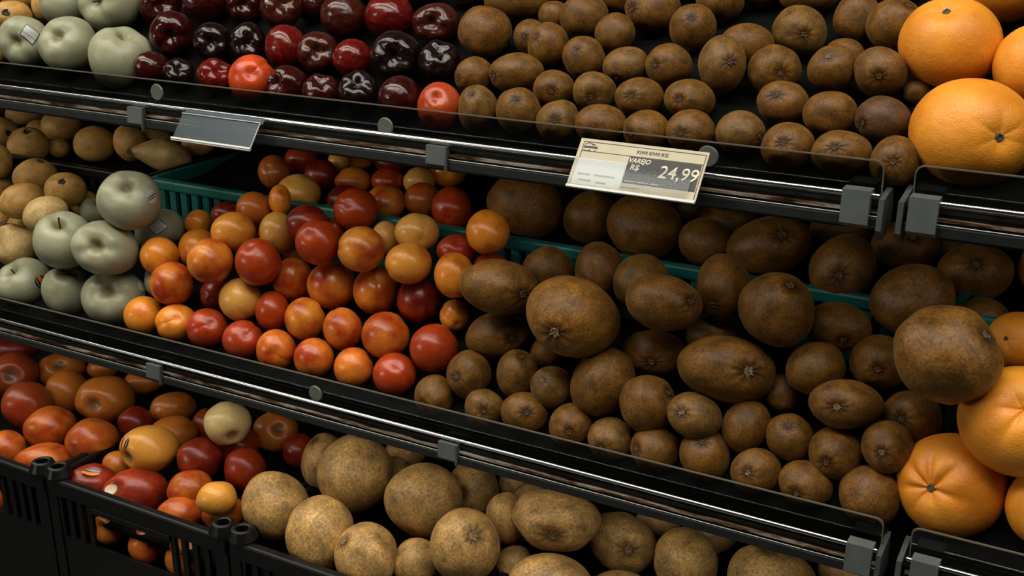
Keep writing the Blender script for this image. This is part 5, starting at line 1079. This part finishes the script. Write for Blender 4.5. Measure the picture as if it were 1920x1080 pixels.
('F',-1.1331,1.0501,0.7132,0.775,0.489,0.214,0.338,34.1,26.0,29.8,-0.56,0.38,-0.74,'no','',None,0,'amber nectarine, fifth from left in the third row, bottom crate','nectarines in the bottom crate',273),
('F',-1.1180,1.0989,0.7107,0.779,0.494,0.207,0.327,20.5,24.2,22.3,-0.41,0.51,-0.76,'nd2','',None,0,'half-hidden dusky red nectarine, sixth from left in the third row, bottom crate','nectarines in the bottom crate',274),
('F',-1.0190,1.0392,0.7632,0.782,0.496,0.202,0.319,31.1,29.0,30.0,0.79,-0.52,-0.34,'np','',None,1,'pale yellow nectarine, seventh from left in the third row, bottom crate','nectarines in the bottom crate',275),
('F',-1.0289,1.0644,0.7156,0.788,0.489,0.198,0.319,30.5,26.8,28.6,-0.39,0.80,-0.47,'nd','',None,0,'dark red nectarine, eighth from left in the third row, bottom crate','nectarines in the bottom crate',276),
('F',-1.0058,1.1172,0.7210,0.791,0.496,0.190,0.304,31.0,29.6,30.3,0.67,-0.52,0.52,'no','',None,1,'amber nectarine, ninth from left in the third row, bottom crate','nectarines in the bottom crate',277),
('F',-0.9515,1.1002,0.7111,0.799,0.490,0.183,0.297,23.1,23.9,23.5,-0.68,0.30,-0.67,'nd','',None,0,'half-hidden dark red nectarine, rightmost in the third row, bottom crate','nectarines in the bottom crate',278),
('F',-1.4741,1.0599,0.7263,0.737,0.499,0.256,0.378,37.5,35.1,36.3,0.68,-0.61,0.41,'nd2','',None,1,'dusky red nectarine, leftmost in the rearmost row, bottom crate','nectarines in the bottom crate',279),
('F',-1.5694,1.1385,0.7210,0.732,0.507,0.259,0.374,38.1,23.4,29.8,-0.42,0.54,-0.73,'nd','',None,0,'half-hidden dark red nectarine, second from left in the rearmost row, bottom crate','nectarines in the bottom crate',280),
('F',-1.4407,1.1212,0.7200,0.744,0.504,0.246,0.364,36.6,26.6,31.2,0.58,-0.51,0.63,'no','',None,1,'amber nectarine, third from left in the rearmost row, bottom crate','nectarines in the bottom crate',281),
('F',-1.3906,1.1577,0.7188,0.751,0.506,0.237,0.352,24.2,18.4,21.1,-0.59,0.68,-0.44,'no','',None,0,'half-hidden amber nectarine, fourth from left in the rearmost row, bottom crate','nectarines in the bottom crate',282),
('F',-1.2924,1.1519,0.7197,0.760,0.505,0.226,0.341,31.7,19.5,24.9,-0.59,0.19,-0.78,'no','',None,0,'half-hidden amber nectarine, fifth from left in the rearmost row, bottom crate','nectarines in the bottom crate',283),
('F',-1.1941,1.1110,0.7147,0.770,0.498,0.217,0.335,33.4,23.3,27.9,-0.93,0.28,-0.23,'no','',None,0,'half-hidden amber nectarine, rightmost in the rearmost row, bottom crate','nectarines in the bottom crate',284),
('F',-1.3434,0.9287,0.6179,0.755,0.463,0.243,0.396,26.4,24.2,25.3,-0.72,0.48,-0.51,'nr','',None,0,'orange-red nectarine, leftmost seen through the bottom crate wall','nectarines in the bottom crate',285),
('F',-1.1394,0.9251,0.6266,0.832,0.412,0.293,0.230,23.4,21.3,22.3,-0.66,0.26,-0.70,'no','',None,0,'amber nectarine, second from left seen through the bottom crate wall','nectarines in the bottom crate',286),
('F',-1.0718,0.9262,0.6221,0.789,0.453,0.207,0.361,23.0,25.1,24.0,-0.48,0.33,-0.81,'nr','',None,0,'orange-red nectarine, third from left seen through the bottom crate wall','nectarines in the bottom crate',287),
('F',-1.0036,0.9316,0.6243,0.798,0.451,0.197,0.348,28.7,29.4,29.1,0.12,0.52,-0.84,'no','',None,0,'amber nectarine, rightmost seen through the bottom crate wall','nectarines in the bottom crate',288),
('K',-0.8908,0.9783,0.7059,0.757,0.491,0.119,0.414,41.3,44.6,42.9,-0.52,0.12,-0.85,'kp','',None,0,'pale brown kiwi, leftmost in the front row, bottom crate','large kiwis in the bottom crates',289),
('K',-0.8059,0.9585,0.7021,0.836,0.451,0.201,0.240,41.0,45.5,43.2,-0.41,0.62,-0.67,'kp','',None,0,'pale brown kiwi, second from left in the front row, bottom crate','large kiwis in the bottom crates',290),
('K',-0.7313,0.9489,0.6995,0.828,0.458,0.156,0.282,36.7,39.2,37.9,-0.45,-0.56,0.69,'kp','c',None,1,'pale brown kiwi, third from left in the front row, bottom crate','large kiwis in the bottom crates',291),
('K',-0.6810,0.9780,0.6898,0.837,0.459,0.144,0.263,26.8,28.7,27.7,-0.55,0.72,-0.42,'kp','',None,0,'half-hidden pale brown kiwi, fourth from left in the front row, bottom crate','large kiwis in the bottom crates',292),
('K',-0.6154,0.9819,0.7300,0.840,0.467,0.134,0.241,39.9,43.0,41.4,0.58,-0.46,0.67,'kp','c',None,1,'pale brown kiwi, fifth from left in the front row, bottom crate','large kiwis in the bottom crates',293),
('K',-0.5732,1.0218,0.6943,0.850,0.463,0.121,0.222,22.2,24.0,23.1,-0.31,0.75,-0.59,'kp','',None,0,'half-hidden pale brown kiwi, sixth from left in the front row, bottom crate','large kiwis in the bottom crates',294),
('K',-0.5122,0.9953,0.7038,0.857,0.459,0.111,0.208,47.4,35.5,41.0,-0.08,0.90,-0.42,'kp','',None,0,'pale brown kiwi, seventh from left in the front row, bottom crate','large kiwis in the bottom crates',295),
('K',-0.4479,1.0356,0.6973,0.863,0.462,0.096,0.179,32.7,20.8,26.1,-0.58,0.71,-0.40,'kp','',None,0,'pale brown kiwi, eighth from left in the front row, bottom crate','large kiwis in the bottom crates',296),
('K',-0.3905,1.0875,0.7222,0.836,0.483,0.020,0.261,35.9,37.7,36.8,-0.60,0.63,-0.49,'kp','',None,0,'pale brown kiwi, ninth from left in the front row, bottom crate','large kiwis in the bottom crates',297),
('K',-0.2920,1.0917,0.7267,0.874,0.473,0.083,0.076,48.6,38.2,43.1,-0.10,-0.00,0.99,'kp','',None,1,'pale brown kiwi, rightmost in the front row, bottom crate','large kiwis in the bottom crates',298),
('K',-0.8161,1.0452,0.7398,0.750,0.507,0.080,0.416,48.2,48.2,48.2,-0.35,0.54,-0.77,'kp','',None,0,'pale brown kiwi, leftmost in the second row, bottom crate','large kiwis in the bottom crates',299),
('K',-0.7980,1.1041,0.7130,0.817,0.487,0.158,0.264,21.4,25.6,23.4,-0.24,0.73,-0.64,'kp','',None,0,'half-hidden pale brown kiwi, second from left in the second row, bottom crate','large kiwis in the bottom crates',300),
('K',-0.7090,1.0382,0.7346,0.826,0.480,0.148,0.255,47.7,45.2,46.4,-0.66,0.57,-0.49,'kp','',None,0,'pale brown kiwi, third from left in the second row, bottom crate','large kiwis in the bottom crates',301),
('K',-0.6805,1.1078,0.7239,0.830,0.487,0.138,0.235,32.0,35.3,33.6,0.05,-0.94,0.35,'kp','',None,1,'pale brown kiwi, fourth from left in the second row, bottom crate','large kiwis in the bottom crates',302),
('K',-0.6091,1.0470,0.6981,0.844,0.469,0.127,0.228,19.6,22.8,21.1,-0.60,0.54,-0.59,'kp','',None,0,'half-hidden pale brown kiwi, fifth from left in the second row, bottom crate','large kiwis in the bottom crates',303),
('K',-0.5944,1.0403,0.7426,0.839,0.479,0.127,0.223,24.2,29.8,26.9,-0.01,0.66,-0.75,'kp','',None,0,'pale brown kiwi, sixth from left in the second row, bottom crate','large kiwis in the bottom crates',304),
('K',-0.5279,1.0370,0.7602,0.853,0.476,0.136,0.166,50.6,34.4,41.7,0.36,-0.93,0.01,'kp','l',None,1,'pale brown kiwi, seventh from left in the second row, bottom crate','large kiwis in the bottom crates',305),
('K',-0.4692,1.0879,0.7215,0.872,0.457,0.172,0.041,40.6,34.5,37.4,0.55,-0.77,0.31,'kp','c',None,1,'pale brown kiwi, eighth from left in the second row, bottom crate','large kiwis in the bottom crates',306),
('K',-0.2236,1.1448,0.7252,0.870,0.484,0.047,0.084,32.7,26.9,29.6,-0.30,0.52,-0.80,'kp','',None,0,'half-hidden pale brown kiwi, rightmost in the second row, bottom crate','large kiwis in the bottom crates',307),
('K',-0.8922,1.0786,0.7196,0.827,0.471,0.217,0.218,30.1,38.6,34.1,-0.37,-0.19,0.91,'kp','',None,1,'pale brown kiwi, leftmost in the rearmost row, bottom crate','large kiwis in the bottom crates',308),
('K',-0.8127,1.1505,0.7206,0.814,0.495,0.157,0.259,27.7,21.3,24.3,-0.26,0.70,-0.66,'kp','',None,0,'half-hidden pale brown kiwi, second from left in the rearmost row, bottom crate','large kiwis in the bottom crates',309),
('K',-0.6484,1.1555,0.7179,0.833,0.492,0.128,0.218,21.0,18.3,19.6,-0.56,0.58,-0.59,'kp','',None,0,'half-hidden pale brown kiwi, third from left in the rearmost row, bottom crate','large kiwis in the bottom crates',310),
('K',-0.6058,1.1269,0.7172,0.839,0.486,0.122,0.211,25.7,23.7,24.7,-0.46,0.75,-0.48,'kp','',None,0,'half-hidden pale brown kiwi, fourth from left in the rearmost row, bottom crate','large kiwis in the bottom crates',311),
('K',-0.4523,1.1584,0.7195,0.853,0.488,0.092,0.161,26.8,17.9,21.9,-0.40,0.57,-0.72,'kp','',None,0,'half-hidden pale brown kiwi, fifth from left in the rearmost row, bottom crate','large kiwis in the bottom crates',312),
('K',-0.3864,1.1523,0.7234,0.858,0.487,0.079,0.140,31.7,23.0,27.0,-0.04,0.53,-0.85,'kp','',None,0,'half-hidden pale brown kiwi, rightmost in the rearmost row, bottom crate','large kiwis in the bottom crates',313),
]
for rec in FRUIT: fruit(rec)
